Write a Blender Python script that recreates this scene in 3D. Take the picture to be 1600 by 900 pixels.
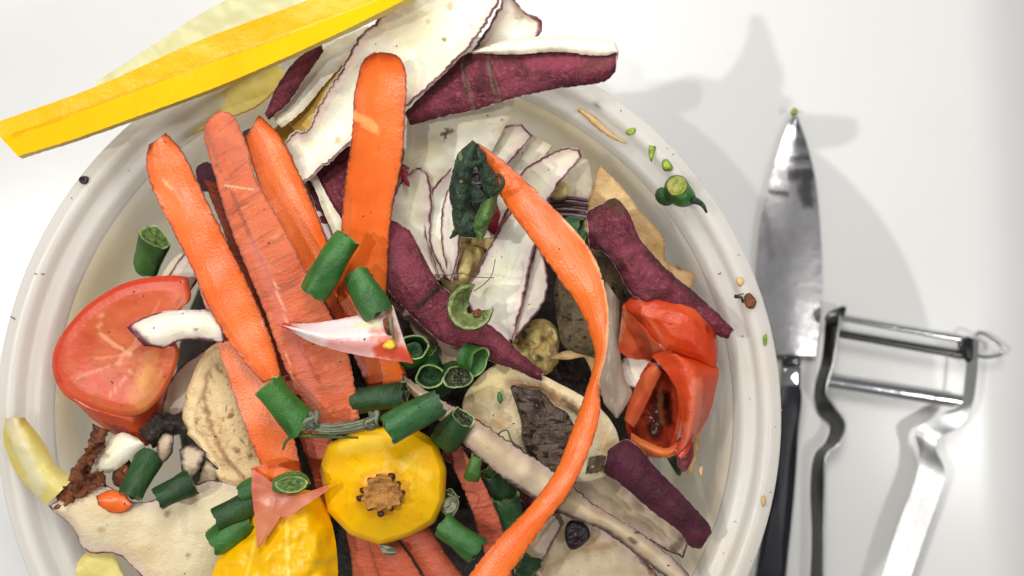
import bpy, bmesh, math, random
import numpy as np
from mathutils import Vector, noise as mn

for o in list(bpy.data.objects): bpy.data.objects.remove(o, do_unlink=True)
random.seed(7)
scene = bpy.context.scene
COL = scene.collection
U = 0.01                       # one centimetre
FPX, HC = 1500.0, 36.5         # focal length in photo pixels, camera height (cm) over the counter

# ---------------------------------------------------------------- camera
cam_d = bpy.data.cameras.new('camera'); cam = bpy.data.objects.new('camera', cam_d); COL.objects.link(cam)
cam.location = (0, 0, HC * U); cam.rotation_euler = (0, 0, 0)
cam_d.sensor_width = 36; cam_d.lens = 36 * FPX / 1600
cam_d.clip_start = 0.01; cam_d.clip_end = 50
cam_d.dof.use_dof = True; cam_d.dof.focus_distance = (HC - 13.3) * U; cam_d.dof.aperture_fstop = 13
scene.camera = cam
# ---------------------------------------------------------------- light
w = bpy.data.worlds.new('World'); scene.world = w; w.use_nodes = True
bg = w.node_tree.nodes['Background']; bg.inputs[0].default_value = (0.96, 0.98, 1.0, 1); bg.inputs[1].default_value = 0.17
def lamp(name, loc, size, power, col, aim=(0, 0, 0.05)):
    d = bpy.data.lights.new(name, 'AREA'); d.shape = 'DISK'; d.size = size; d.energy = power; d.color = col
    o = bpy.data.objects.new(name, d); COL.objects.link(o); o.location = loc
    o.rotation_euler = (Vector(aim) - Vector(loc)).to_track_quat('-Z', 'Y').to_euler(); return o
lamp('ceiling_lamp_a', (-0.61, 0.01, 1.0), 0.018, 4.1, (1, 0.98, 0.94))
lamp('ceiling_lamp_b', (-0.26, -0.07, 1.0), 0.018, 1.7, (1, 0.95, 0.88))
lamp('ceiling_lamp_c', (0.66, -0.20, 1.0), 0.12, 1.9, (1, 0.98, 0.95))
lamp('gradient_fill_lamp', (0.0, 0.24, 0.43), 0.20, 1.22, (1, 0.98, 0.945))  # unseen lamp added close by so the heap dims toward its lower side
vs = scene.view_settings; vs.view_transform = 'Standard'; vs.look = 'None'; vs.gamma = 1; vs.use_curve_mapping = False
vs.exposure = -0.06
scene.cycles.max_bounces = 8; scene.cycles.diffuse_bounces = 4; scene.cycles.glossy_bounces = 3; scene.cycles.transmission_bounces = 6; scene.cycles.transparent_max_bounces = 6
scene.cycles.caustics_reflective = False; scene.cycles.caustics_refractive = False

# ---------------------------------------------------------------- helpers
def sr(r, g, b):
    f = lambda c: (c / 12.92 if c <= 0.04045 else ((c + 0.055) / 1.055) ** 2.4)
    return (f(r / 255), f(g / 255), f(b / 255))
def P(px, py, z):
    s = (HC - z) / FPX * U
    return ((px - 800) * s, (450 - py) * s, z * U)
def PXC(z): return FPX / (HC - z)          # pixels per cm at height z

def M(name, base, layers=(), rough=0.5, spec=0.5, bump=(), sss=0.0, ssr=(1, .4, .2), sssc=0.003, coat=0.0,
      metal=0.0, transl=0.0, transp=0.0):
    m = bpy.data.materials.new(name); m.use_nodes = True
    nt = m.node_tree; N = nt.nodes; L = nt.links; N.clear()
    out = N.new('ShaderNodeOutputMaterial'); b = N.new('ShaderNodeBsdfPrincipled')
    tc = N.new('ShaderNodeTexCoord'); oi = N.new('ShaderNodeObjectInfo')
    sc = N.new('ShaderNodeVectorMath'); sc.operation = 'SCALE'; sc.inputs['Scale'].default_value = 100; L.new(tc.outputs['Object'], sc.inputs[0])
    rm = N.new('ShaderNodeMath'); rm.operation = 'MULTIPLY'; rm.inputs[1].default_value = 37; L.new(oi.outputs['Random'], rm.inputs[0])
    ad = N.new('ShaderNodeVectorMath'); ad.operation = 'ADD'; L.new(sc.outputs[0], ad.inputs[0]); L.new(rm.outputs[0], ad.inputs[1])
    uv = N.new('ShaderNodeAttribute'); uv.attribute_name = 'uvl'
    au = N.new('ShaderNodeVectorMath'); au.operation = 'ADD'; L.new(uv.outputs['Vector'], au.inputs[0]); L.new(rm.outputs[0], au.inputs[1])
    def coord(l):
        src = au if l.get('co') == 'uv' else ad
        st = l.get('st')
        if not st: return src.outputs[0]
        mu = N.new('ShaderNodeVectorMath'); mu.operation = 'MULTIPLY'; L.new(src.outputs[0], mu.inputs[0]); mu.inputs[1].default_value = st
        return mu.outputs[0]
    def tex(l):
        if l.get('k') == 'vor':
            t = N.new('ShaderNodeTexVoronoi'); t.inputs['Scale'].default_value = l['s']; L.new(coord(l), t.inputs['Vector']); return t.outputs['Distance']
        t = N.new('ShaderNodeTexNoise'); t.inputs['Scale'].default_value = l.get('s', 1); t.inputs['Detail'].default_value = l.get('det', 4)
        t.inputs['Roughness'].default_value = l.get('ro', .55); t.inputs['Distortion'].default_value = l.get('dis', 0)
        L.new(coord(l), t.inputs['Vector']); return t.outputs['Fac']
    def rng(sock, lo, hi, a=1.0, smooth=True):
        r = N.new('ShaderNodeMapRange'); r.interpolation_type = 'SMOOTHSTEP' if smooth else 'LINEAR'
        r.inputs['From Min'].default_value = lo; r.inputs['From Max'].default_value = hi
        r.inputs['To Min'].default_value = 0; r.inputs['To Max'].default_value = a; L.new(sock, r.inputs['Value']); return r.outputs[0]
    cur = None
    def mix(fac, colB):
        nonlocal cur
        x = N.new('ShaderNodeMix'); x.data_type = 'RGBA'; L.new(fac, x.inputs[0])
        if cur is None: x.inputs[6].default_value = (*base, 1)
        else: L.new(cur, x.inputs[6])
        if isinstance(colB, tuple): x.inputs[7].default_value = (*colB, 1)
        else: L.new(colB, x.inputs[7])
        cur = x.outputs[2]
    for l in layers:
        if l.get('k') == 'edge':
            e = N.new('ShaderNodeAttribute'); e.attribute_name = 'edge'
            n = N.new('ShaderNodeTexNoise'); n.inputs['Scale'].default_value = l.get('s', 6); n.inputs['Detail'].default_value = 3; L.new(ad.outputs[0], n.inputs['Vector'])
            q = N.new('ShaderNodeMath'); q.operation = 'MULTIPLY_ADD'; L.new(n.outputs['Fac'], q.inputs[0]); q.inputs[1].default_value = l.get('n', .1) * 2
            q.inputs[2].default_value = -l.get('n', .1)
            a2 = N.new('ShaderNodeMath'); a2.operation = 'ADD'; L.new(e.outputs['Fac'], a2.inputs[0]); L.new(q.outputs[0], a2.inputs[1])
            r = N.new('ShaderNodeMapRange'); r.interpolation_type = 'SMOOTHSTEP'
            r.inputs['From Min'].default_value = l.get('w0', 0); r.inputs['From Max'].default_value = l['w']
            r.inputs['To Min'].default_value = l.get('a', 1); r.inputs['To Max'].default_value = 0; L.new(a2.outputs[0], r.inputs['Value'])
            mix(r.outputs[0], l['c'])
        else:
            mix(rng(tex(l), l['lo'], l['hi'], l.get('a', 1)), l['c'])
    pa = N.new('ShaderNodeAttribute'); pa.attribute_name = 'paint'
    mix(pa.outputs['Alpha'], pa.outputs['Color'])
    L.new(cur, b.inputs['Base Color'])
    b.inputs['Roughness'].default_value = rough; b.inputs['Specular IOR Level'].default_value = spec; b.inputs['Metallic'].default_value = metal
    if sss:
        b.inputs['Subsurface Weight'].default_value = sss; b.inputs['Subsurface Radius'].default_value = ssr; b.inputs['Subsurface Scale'].default_value = sssc
    if coat: b.inputs['Coat Weight'].default_value = coat; b.inputs['Coat Roughness'].default_value = .12
    prev = None
    for l in bump:
        t = tex(l); bp = N.new('ShaderNodeBump'); bp.inputs['Strength'].default_value = l.get('str', .5); bp.inputs['Distance'].default_value = l.get('d', .1) * U
        L.new(t, bp.inputs['Height'])
        if prev: L.new(prev, bp.inputs['Normal'])
        prev = bp.outputs[0]
    if prev: L.new(prev, b.inputs['Normal'])
    sh = b.outputs[0]
    if transl:
        t = N.new('ShaderNodeBsdfTranslucent'); L.new(cur, t.inputs[0]); x = N.new('ShaderNodeMixShader'); x.inputs[0].default_value = transl
        L.new(sh, x.inputs[1]); L.new(t.outputs[0], x.inputs[2]); sh = x.outputs[0]
    if transp:
        t = N.new('ShaderNodeBsdfTransparent'); x = N.new('ShaderNodeMixShader'); x.inputs[0].default_value = transp
        L.new(sh, x.inputs[1]); L.new(t.outputs[0], x.inputs[2]); sh = x.outputs[0]
    L.new(sh, out.inputs[0])
    return m
def nz(s, lo, hi, c, a=1, **k): return dict(k='noise', s=s, lo=lo, hi=hi, c=c, a=a, **k)
def ed(w, c, a=1, n=.1, **k): return dict(k='edge', w=w, c=c, a=a, n=n, **k)
def bp(s, d, st=None, **k): return dict(s=s, d=d, st=st, str=k.pop('str', .6), **k)

# ---- mesh assembly -----------------------------------------------------
def tag(o, label=None, cat=None, group=None, kind=None):
    if label: o['label'] = label
    if cat: o['category'] = cat
    if group: o['group'] = group
    if kind: o['kind'] = kind
    return o
def empty(name, loc, label=None, cat=None, group=None):
    o = bpy.data.objects.new(name, None); COL.objects.link(o); o.location = loc; o.empty_display_size = .01
    return tag(o, label, cat, group)
def mk(name, V, faces, mats, mi=None, parent=None, edge=None, uvl=None, paint=None, smooth=True, sharp=None):
    V = np.asarray(V, float)
    org = np.array([(V[:, 0].min() + V[:, 0].max()) / 2, (V[:, 1].min() + V[:, 1].max()) / 2, V[:, 2].min()])
    me = bpy.data.meshes.new(name); me.from_pydata((V - org).tolist(), [], faces)
    for m in (mats if isinstance(mats, (list, tuple)) else [mats]): me.materials.append(m)
    n = len(V)
    if mi is not None: me.polygons.foreach_set('material_index', np.asarray(mi, np.int32))
    a = me.attributes.new('edge', 'FLOAT', 'POINT'); a.data.foreach_set('value', np.asarray(edge if edge is not None else np.full(n, 9.), np.float32))
    a = me.attributes.new('uvl', 'FLOAT_VECTOR', 'POINT'); a.data.foreach_set('vector', np.asarray(uvl if uvl is not None else V * 100, np.float32).ravel())
    a = me.attributes.new('paint', 'FLOAT_COLOR', 'POINT'); a.data.foreach_set('color', np.asarray(paint if paint is not None else np.zeros((n, 4)), np.float32).ravel())
    me.polygons.foreach_set('use_smooth', np.full(len(me.polygons), smooth))
    if sharp is not None and len(sharp):
        S = set((min(p), max(p)) for p in sharp)
        flags = [(min(e.vertices[0], e.vertices[1]), max(e.vertices[0], e.vertices[1])) in S for e in me.edges]
        at = me.attributes.new('sharp_edge', 'BOOLEAN', 'EDGE'); at.data.foreach_set('value', flags)
    me.update()
    o = bpy.data.objects.new(name, me); COL.objects.link(o)
    if parent is not None:
        o.parent = parent; o.location = Vector(org) - parent.matrix_basis.translation if parent.parent is None else Vector(org) - parent.matrix_basis.translation - parent.parent.matrix_basis.translation
    else: o.location = org
    return o
def catm(pts, n, closed=False):
    A = np.asarray(pts, float)
    if len(A) == 1: return np.repeat(A, n, 0)
    if closed: Q = np.vstack([A[-1:], A, A[:2]]); segs = len(A)
    else: Q = np.vstack([2 * A[0] - A[1], A, 2 * A[-1] - A[-2]]); segs = len(A) - 1
    out = []
    for i in range(segs):
        p0, p1, p2, p3 = Q[i], Q[i + 1], Q[i + 2], Q[i + 3]
        t = np.linspace(0, 1, 24, endpoint=False)[:, None]
        out.append(.5 * ((2 * p1) + (-p0 + p2) * t + (2 * p0 - 5 * p1 + 4 * p2 - p3) * t ** 2 + (-p0 + 3 * p1 - 3 * p2 + p3) * t ** 3))
    out = np.vstack(out + [A[:1] if closed else A[-1:]])
    d = np.r_[0, np.cumsum(np.linalg.norm(np.diff(out[:, :2], axis=0), axis=1) + 1e-9)]
    s = np.linspace(0, d[-1], n + 1 if closed else n)
    r = np.stack([np.interp(s, d, out[:, k]) for k in range(out.shape[1])], 1)
    return r[:-1] if closed else r
def fbm(x, y, s=0):
    return mn.noise((x, y, s)) + .5 * mn.noise((2.1 * x, 2.1 * y, s + 5))
def dopaint(px, py, strokes, seed=0):
    n = len(px); C = np.zeros((n, 4))
    if not strokes: return C
    nzv = np.array([mn.noise((x * .12, y * .12, seed)) for x, y in zip(px, py)])
    for pts, wd, col, al in strokes:
        d = np.full(n, 1e9); pts = [tuple(map(float, p)) for p in pts]
        if len(pts) == 1: d = np.hypot(px - pts[0][0], py - pts[0][1])
        for (x0, y0), (x1, y1) in zip(pts, pts[1:]):
            dx, dy = x1 - x0, y1 - y0; t = np.clip(((px - x0) * dx + (py - y0) * dy) / (dx * dx + dy * dy + 1e-9), 0, 1)
            d = np.minimum(d, np.hypot(px - x0 - t * dx, py - y0 - t * dy))
        a = np.clip((wd * (1 + .35 * nzv) - d) / (wd * .6), 0, 1); a = a * a * (3 - 2 * a) * al
        na = a + C[:, 3] * (1 - a)
        for k in range(3): C[:, k] = np.where(na > 1e-6, (col[k] * a + C[:, k] * C[:, 3] * (1 - a)) / np.maximum(na, 1e-6), 0)
        C[:, 3] = na
    return C

def sheet(name, rows, z, top, bot=None, th=.1, bulge=0, jag=1.5, rip=.06, ripf=.028, rz=None, strokes=(), seed=None, step=4.0,
          parent=None, label=None, cat=None, group=None, crease=False, jfreq=.16, side=None):
    """A peel or slice: rows are polylines across its width (photo outline at its own height), z the heights along it in cm."""
    seed = seed if seed is not None else random.random() * 90
    rows = [np.asarray(r, float) for r in rows]
    ln = max(np.linalg.norm(np.diff(r, axis=0), axis=1).sum() for r in rows)
    nu = int(np.clip(ln / step, 6, 170))
    R = [catm(r, nu) for r in rows]
    wd = max(sum(np.linalg.norm(R[k + 1][i] - R[k][i]) for k in range(len(R) - 1)) for i in range(0, nu, 3))
    nv = int(np.clip(wd / step, 5, 46))
    if nv % 2 == 0: nv += 1
    rz = rz or [0] * len(rows)
    G = np.zeros((nu, nv, 3)); tv = np.linspace(0, 1, nv); kn = np.linspace(0, 1, len(R))
    zz = np.interp(np.linspace(0, 1, nu), np.linspace(0, 1, len(z)), z)
    if nu > 12: zz = np.convolve(np.pad(zz, 4, mode='edge'), np.ones(9) / 9, 'valid')
    for i in range(nu):
        pts = np.array([[R[k][i][0], R[k][i][1], zz[i] + rz[k]] for k in range(len(R))])
        if len(R) > 2 and not crease: G[i] = catm(pts, nv)
        else: G[i] = np.stack([np.interp(tv, kn, pts[:, c]) for c in range(3)], 1)
    uu = np.linspace(0, 1, nu)
    # ragged edges
    for i in range(nu):
        d = G[i, -1, :2] - G[i, 0, :2]; dl = np.hypot(*d)
        d = d / dl if dl > 1e-6 else np.array([0., 0.])
        fall = min(1, dl / 12)
        for e, sg in ((0, -1), (1, 1)):
            x, y = G[i, -e, 0], G[i, -e, 1]
            k = jag * fall * (fbm(x * jfreq, y * jfreq, seed + e * 9) + .6 * mn.noise((x * jfreq * 3, y * jfreq * 3, seed)))
            wgt = np.abs(tv - (1 - e)) ** 6
            G[i, :, :2] += sg * k * wgt[:, None] * d
    G[:, :, 2] += bulge * (1 - (2 * tv[None, :] - 1) ** 2)
    for i in range(nu):
        for j in range(nv):
            G[i, j, 2] += rip * fbm(G[i, j, 0] * ripf, G[i, j, 1] * ripf, seed + 3)
    px, py, zc = G[:, :, 0].ravel(), G[:, :, 1].ravel(), G[:, :, 2]
    s = (HC - zc) / FPX
    W = np.stack([(G[:, :, 0] - 800) * s, (450 - G[:, :, 1]) * s, zc], 2)
    gu = np.gradient(W, axis=0); gv = np.gradient(W, axis=1)
    Nn = np.cross(gu, gv); Nn /= np.linalg.norm(Nn, axis=2, keepdims=True) + 1e-9
    flip = Nn[:, :, 2].mean() < 0
    if flip: Nn = -Nn
    Nn[np.linalg.norm(Nn, axis=2) < .5] = (0, 0, 1)
    # thickness feathers out toward the cut edges
    B = np.concatenate([W[0], W[-1], W[:, 0], W[:, -1]]); Wf = W.reshape(-1, 3)
    ed_ = np.min(np.linalg.norm(Wf[:, None, :] - B[None, :, :], axis=2), axis=1) if len(Wf) * len(B) < 4e6 else np.concatenate([np.min(np.linalg.norm(c[:, None, :] - B[None, :, :], axis=2), axis=1) for c in np.array_split(Wf, 8)])
    thk = th * (.45 + .55 * np.clip(ed_ / (2.5 * th + 1e-6), 0, 1))
    Bt = Wf - Nn.reshape(-1, 3) * thk[:, None]
    n = nu * nv; V = np.vstack([Wf, Bt]) * U
    idx = np.arange(n).reshape(nu, nv); F = []; mi = []
    def q(a, b_, c, d, m_):
        F.append((a, b_, c, d) if not flip else (d, c, b_, a)); mi.append(m_)
    for i in range(nu - 1):
        for j in range(nv - 1):
            a, b_, c, d = int(idx[i, j]), int(idx[i + 1, j]), int(idx[i + 1, j + 1]), int(idx[i, j + 1])
            q(a, b_, c, d, 0); q(a + n, d + n, c + n, b_ + n, 1)
    loop = [int(idx[i, 0]) for i in range(nu)] + [int(idx[-1, j]) for j in range(1, nv)] + [int(idx[i, -1]) for i in range(nu - 2, -1, -1)] + [int(idx[0, j]) for j in range(nv - 2, 0, -1)]
    shp = []
    for a, b_ in zip(loop, loop[1:] + loop[:1]):
        q(b_, a, a + n, b_ + n, 2); shp += [(a, b_), (a + n, b_ + n)]
    lu = np.cumsum(np.r_[0, np.linalg.norm(np.diff(W[:, nv // 2], axis=0), axis=1)])
    wv = np.linalg.norm(W[:, -1] - W[:, 0], axis=1).max()
    uvl = np.stack([np.repeat(lu, nv), np.tile(tv * wv, nu), np.zeros(n)], 1)
    pc = dopaint(px, py, strokes, seed); pb = np.zeros((n, 4))
    bot = bot or top
    o = mk(name, V, F, [top, bot, side or bot], mi, parent, np.r_[ed_, np.full(n, .0)], np.vstack([uvl, uvl + 20]), np.vstack([pc, pb]), True, shp)
    return tag(o, label, cat, group)

def blob(name, outline, z, prof, mats, split=None, center=None, tilt=(0, 0), nz_=.0, nf=.03, strokes=(), seed=None, nseg=None, nr=26,
         parent=None, label=None, cat=None, group=None, linear=False, squash=None, smooth=True, sharp_split=True):
    """A solid: an outline (photo pixels) at height z with a profile of (scale, dz) rings from its top pole to its bottom pole."""
    seed = seed if seed is not None else random.random() * 90
    ol = np.asarray(outline, float)
    c = np.asarray(center if center is not None else ol.mean(0), float)
    if nseg is None: nseg = int(np.clip(np.linalg.norm(np.diff(ol, axis=0), axis=1).sum() / 4.5, 12, 130))
    if linear:
        cl = np.vstack([ol, ol[:1]]); d = np.r_[0, np.cumsum(np.linalg.norm(np.diff(cl, axis=0), axis=1))]
        s_ = np.linspace(0, d[-1], nseg, endpoint=False); O = np.stack([np.interp(s_, d, cl[:, k]) for k in range(2)], 1)
    else: O = catm(ol, nseg, True)
    pr = np.asarray(prof, float)
    dd = np.r_[0, np.cumsum(np.hypot(np.diff(pr[:, 0]) * 2, np.diff(pr[:, 1])) + 1e-6)]
    tt = np.unique(np.r_[np.linspace(0, dd[-1], nr), dd])
    S = np.interp(tt, dd, pr[:, 0]); DZ = np.interp(tt, dd, pr[:, 1])
    tsplit = dd[split] if split is not None else 1e9
    rings = [(s, d, t) for s, d, t in zip(S, DZ, tt)]
    PX = []; PY = []; ZZ = []
    for s, d, t in rings:
        for p in O:
            q = c + (p - c) * max(s, 1e-3)
            zz = z + d + tilt[0] * (q[0] - c[0]) / 50 + tilt[1] * (q[1] - c[1]) / 50
            if nz_:
                k = nz_ * fbm(q[0] * nf, q[1] * nf + d * 2, seed); zz += k
                q = q + (p - c) / (np.linalg.norm(p - c) + 1e-6) * k * 18 * min(1, s * 1.2)
            PX.append(q[0]); PY.append(q[1]); ZZ.append(zz)
    PX, PY, ZZ = map(np.array, (PX, PY, ZZ)); s = (HC - ZZ) / FPX
    V = np.stack([(PX - 800) * s, (450 - PY) * s, ZZ], 1) * U
    F = []; mi = []; shp = []; m = nseg; nrg = len(rings)
    ori = np.cross(np.r_[O[1] - O[0], 0], np.r_[O[0] - c, 0])[2]
    for r in range(nrg - 1):
        k = 1 if tt[r] >= tsplit - 1e-6 else 0
        for j in range(m):
            a, b_, c2, d = r * m + j, r * m + (j + 1) % m, (r + 1) * m + (j + 1) % m, (r + 1) * m + j
            F.append((a, b_, c2, d) if ori > 0 else (d, c2, b_, a)); mi.append(k)
            if abs(tt[r] - tsplit) < 1e-6 and sharp_split: shp.append((a, b_))
    F.append(tuple(range(m)) if ori < 0 else tuple(reversed(range(m)))); mi.append(0)
    lst = [(nrg - 1) * m + j for j in range(m)]
    F.append(tuple(reversed(lst)) if ori < 0 else tuple(lst)); mi.append(1 if split is not None else 0)
    # distance from the cut rim, for edge tints
    rimr = split if split is not None else int(np.argmax(pr[:, 0]))
    rr = np.repeat(np.abs(tt - dd[rimr]), m) * 1.0
    o = mk(name, V, F, mats, mi, parent, rr, None, dopaint(PX, PY, strokes, seed), smooth, shp)
    return tag(o, label, cat, group)

def tube(name, pts, radii, mat, nseg=14, parent=None, cap=True, npt=None, rough=0, label=None, cat=None, group=None, flat=1.0, strokes=(), seed=1, cm=False):
    """A rod along a path of (px, py, z); radii in cm."""
    A = np.array([np.array(p, float) if cm else np.array(P(*p)) / U for p in pts])
    npt = npt or max(6, len(pts) * 6)
    C = catm3(A, npt); rad = np.interp(np.linspace(0, 1, npt), np.linspace(0, 1, len(radii)), radii)
    T = np.gradient(C, axis=0); T /= np.linalg.norm(T, axis=1, keepdims=True) + 1e-9
    V = []; F = []
    up = np.array([0, 0, 1.]) if abs(T[0][2]) < .9 else np.array([0, 1., 0])
    for i in range(npt):
        X = np.cross(up, T[i]); X /= np.linalg.norm(X) + 1e-9; Y = np.cross(T[i], X); up = Y
        for k in range(nseg):
            a = 2 * math.pi * k / nseg
            r = rad[i] * (1 + (rough * mn.noise((i * .5 + seed, k * .9, seed)) if rough else 0))
            V.append(C[i] + X * math.cos(a) * r + Y * math.sin(a) * r * flat)
    for i in range(npt - 1):
        for k in range(nseg):
            F.append((i * nseg + k, i * nseg + (k + 1) % nseg, (i + 1) * nseg + (k + 1) % nseg, (i + 1) * nseg + k))
    if cap: F.append(tuple(reversed(range(nseg)))); F.append(tuple((npt - 1) * nseg + k for k in range(nseg)))
    V = np.array(V); L_ = np.cumsum(np.r_[0, np.linalg.norm(np.diff(C, axis=0), axis=1)])
    uvl = np.stack([np.repeat(L_, nseg), np.tile(np.arange(nseg) * .2, npt), np.zeros(npt * nseg)], 1)
    shp = []
    if cap:
        for r0 in (0, (npt - 1) * nseg): shp += [(r0 + k, r0 + (k + 1) % nseg) for k in range(nseg)]
    return tag(mk(name, V * U, F, mat, None, parent, None, uvl, None, True, shp), label, cat, group)
def catm3(A, n):
    if len(A) == 2:
        t = np.linspace(0, 1, n)[:, None]; return A[0] * (1 - t) + A[1] * t
    Q = np.vstack([2 * A[0] - A[1], A, 2 * A[-1] - A[-2]]); out = []
    for i in range(len(A) - 1):
        p0, p1, p2, p3 = Q[i:i + 4]; t = np.linspace(0, 1, 20, endpoint=False)[:, None]
        out.append(.5 * ((2 * p1) + (-p0 + p2) * t + (2 * p0 - 5 * p1 + 4 * p2 - p3) * t ** 2 + (-p0 + 3 * p1 - 3 * p2 + p3) * t ** 3))
    out = np.vstack(out + [A[-1:]]); d = np.r_[0, np.cumsum(np.linalg.norm(np.diff(out, axis=0), axis=1) + 1e-9)]
    s = np.linspace(0, d[-1], n); return np.stack([np.interp(s, d, out[:, k]) for k in range(3)], 1)

# ---------------------------------------------------------------- materials
c_purp = sr(88, 30, 48); c_dark = sr(45, 18, 26)
SKIN = M('purple_sweet_potato_skin', sr(128, 54, 68), [nz(1.6, .35, .7, sr(88, 34, 44)), nz(9, .5, .72, sr(168, 98, 112), .6, st=(1, 1, 1)), nz(4, .62, .75, sr(70, 34, 40), .7), nz(26, .58, .7, sr(185, 125, 135), .4), nz(.5, .46, .66, sr(150, 74, 88), .6), nz(.8, .56, .68, sr(92, 52, 46), .6), dict(k='noise', s=1.2, lo=.60, hi=.68, c=sr(70, 40, 40), a=.6, st=(4, .4, 1), co='uv'), ed(.16, sr(72, 26, 40), .6, .1), ed(.03, sr(226, 202, 190), .8, .045, s=5)],
         rough=.75, spec=.25, bump=[bp(14, .12), bp(4, .2), bp(45, .05)])
SKIN_D = M('dark_purple_skin', sr(82, 26, 48), [nz(1.5, .35, .7, sr(54, 16, 32)), nz(16, .55, .75, sr(120, 60, 80), .45), nz(.7, .5, .68, sr(104, 44, 62), .5), ed(.1, sr(40, 12, 22), .7), ed(.025, sr(200, 176, 166), .7, .045, s=5)], rough=.6, spec=.35, bump=[bp(18, .06), bp(5, .08)])
FLESH = M('cream_sweet_potato_flesh', sr(248, 244, 224), [nz(.55, .42, .7, sr(242, 228, 186), .6), nz(3, .5, .8, sr(226, 208, 168), .35, st=(.35, 1, 1), co='uv'), nz(7, .7, .78, sr(150, 120, 80), .35),
          ed(.42, sr(230, 202, 200), .7, .2, s=3), ed(.085, c_purp, 1, .055, s=3.5, w0=.015)], rough=.42, spec=.4, bump=[bp(.9, .10), bp(3, .08, (.4, 1, 1), co='uv'), bp(20, .02)], sss=.35, ssr=(1, .75, .5), sssc=.0022)
FLESH_O = M('shade_toned_flesh', sr(206, 188, 160), [nz(.6, .4, .7, sr(186, 160, 120), .9), nz(1.1, .56, .7, sr(160, 124, 80), .5), nz(3, .66, .74, sr(110, 80, 56), .5), nz(5, .62, .8, sr(160, 130, 100), .4), ed(.42, sr(196, 172, 168), .6, .2, s=3), ed(.07, sr(60, 26, 36), 1, .05, s=5, w0=.015)], rough=.42, spec=.4, bump=[bp(3, .06, (.4, 1, 1), co='uv'), bp(20, .02)], sss=.25, ssr=(1, .7, .5), sssc=.002)  # darker cream: the dim light low on the heap painted into the flesh
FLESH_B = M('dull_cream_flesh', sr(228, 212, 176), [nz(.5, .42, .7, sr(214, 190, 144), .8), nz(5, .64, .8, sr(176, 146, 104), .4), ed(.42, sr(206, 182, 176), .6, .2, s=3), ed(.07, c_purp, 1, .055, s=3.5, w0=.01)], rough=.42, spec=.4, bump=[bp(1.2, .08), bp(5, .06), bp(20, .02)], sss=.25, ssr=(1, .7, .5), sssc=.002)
FLESH_P = M('plain_cream_flesh', sr(247, 241, 220), [nz(.6, .42, .7, sr(240, 222, 180), .7), nz(5, .62, .8, sr(190, 160, 115), .4), ed(.2, sr(214, 190, 160), .5, .12)], rough=.45, spec=.4, bump=[bp(4, .06), bp(20, .02)], sss=.35, ssr=(1, .75, .5), sssc=.0022)
FLESH_Y = M('yellowish_flesh', sr(228, 205, 138), [nz(1.2, .4, .7, sr(206, 172, 92), .7), nz(6, .6, .75, sr(160, 120, 60), .35)], rough=.45, bump=[bp(3, .12), bp(9, .06)], sss=0, ssr=(1, .7, .3))
TAN = M('tan_skin_flesh', sr(222, 186, 132), [nz(.8, .4, .7, sr(200, 158, 100), .7), nz(5, .5, .8, sr(180, 135, 80), .35, st=(.3, 1, 1), co='uv'), ed(.1, sr(150, 110, 66), .6, .08)], rough=.5, bump=[bp(4, .08), bp(14, .03)], sss=0, ssr=(1, .6, .3))
CARROT = M('carrot_flesh', sr(242, 118, 46), [nz(.7, .40, .68, sr(238, 98, 22), .7), nz(.45, .5, .75, sr(250, 126, 44), .3), nz(1.6, .5, .8, sr(250, 132, 50), .35, st=(.2, 1, 1), co='uv'), nz(8, .66, .8, sr(255, 165, 95), .25, st=(.35, 1, 1), co='uv'),
           nz(6, .68, .74, sr(170, 80, 34), .45), ed(.2, sr(212, 92, 36), .6, .16, s=4), ed(.05, sr(120, 60, 30), .85, .06, s=9)], rough=.3, spec=.5, bump=[bp(1.2, .06, (.25, 1, 1), co='uv'), bp(6, .025, (.2, 1, 1), co='uv'), bp(18, .015)], sss=.25, ssr=(1, .35, .1), sssc=.002)
CSKIN = M('carrot_skin', sr(214, 106, 62), [nz(.7, .4, .68, sr(192, 82, 46), .85), nz(.9, .5, .7, sr(196, 110, 86), .5), dict(k='noise', s=1.4, lo=.56, hi=.66, c=sr(150, 74, 44), a=.55, st=(5, .35, 1), co='uv'), nz(2.5, .55, .78, sr(242, 156, 112), .5, st=(1.6, .6, 1), co='uv'), nz(9, .64, .78, sr(250, 185, 140), .4, st=(1.5, .6, 1), co='uv'), nz(5, .68, .76, sr(120, 58, 40), .5), ed(.07, sr(126, 60, 36), .75, .06)],
          rough=.5, spec=.4, bump=[bp(2.2, .09, (1.8, .4, 1), co='uv'), bp(12, .04)], sss=0, ssr=(1, .35, .15))
CSKIN_D = M('reddish_carrot_skin', sr(184, 84, 52), [nz(.8, .4, .7, sr(150, 60, 38), .8), dict(k='noise', s=1.4, lo=.56, hi=.66, c=sr(116, 54, 36), a=.5, st=(5, .35, 1), co='uv'), nz(9, .6, .76, sr(228, 150, 116), .4, st=(2, .4, 1), co='uv'), ed(.06, sr(110, 50, 32), .7, .06)], rough=.5, bump=[bp(2.2, .09, (1.6, .4, 1), co='uv'), bp(12, .03)], sss=0, ssr=(1, .35, .15))
BEAN = M('green_bean_skin', sr(56, 112, 42), [nz(1.1, .36, .68, sr(34, 78, 32), .9), nz(2.4, .5, .74, sr(74, 132, 62), .55, st=(.5, 1, 1), co='uv'), nz(26, .62, .76, sr(96, 146, 84), .35), nz(5, .68, .76, sr(20, 44, 24), .6)], rough=.36, spec=.45, bump=[bp(2, .12), bp(28, .03)])
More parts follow.
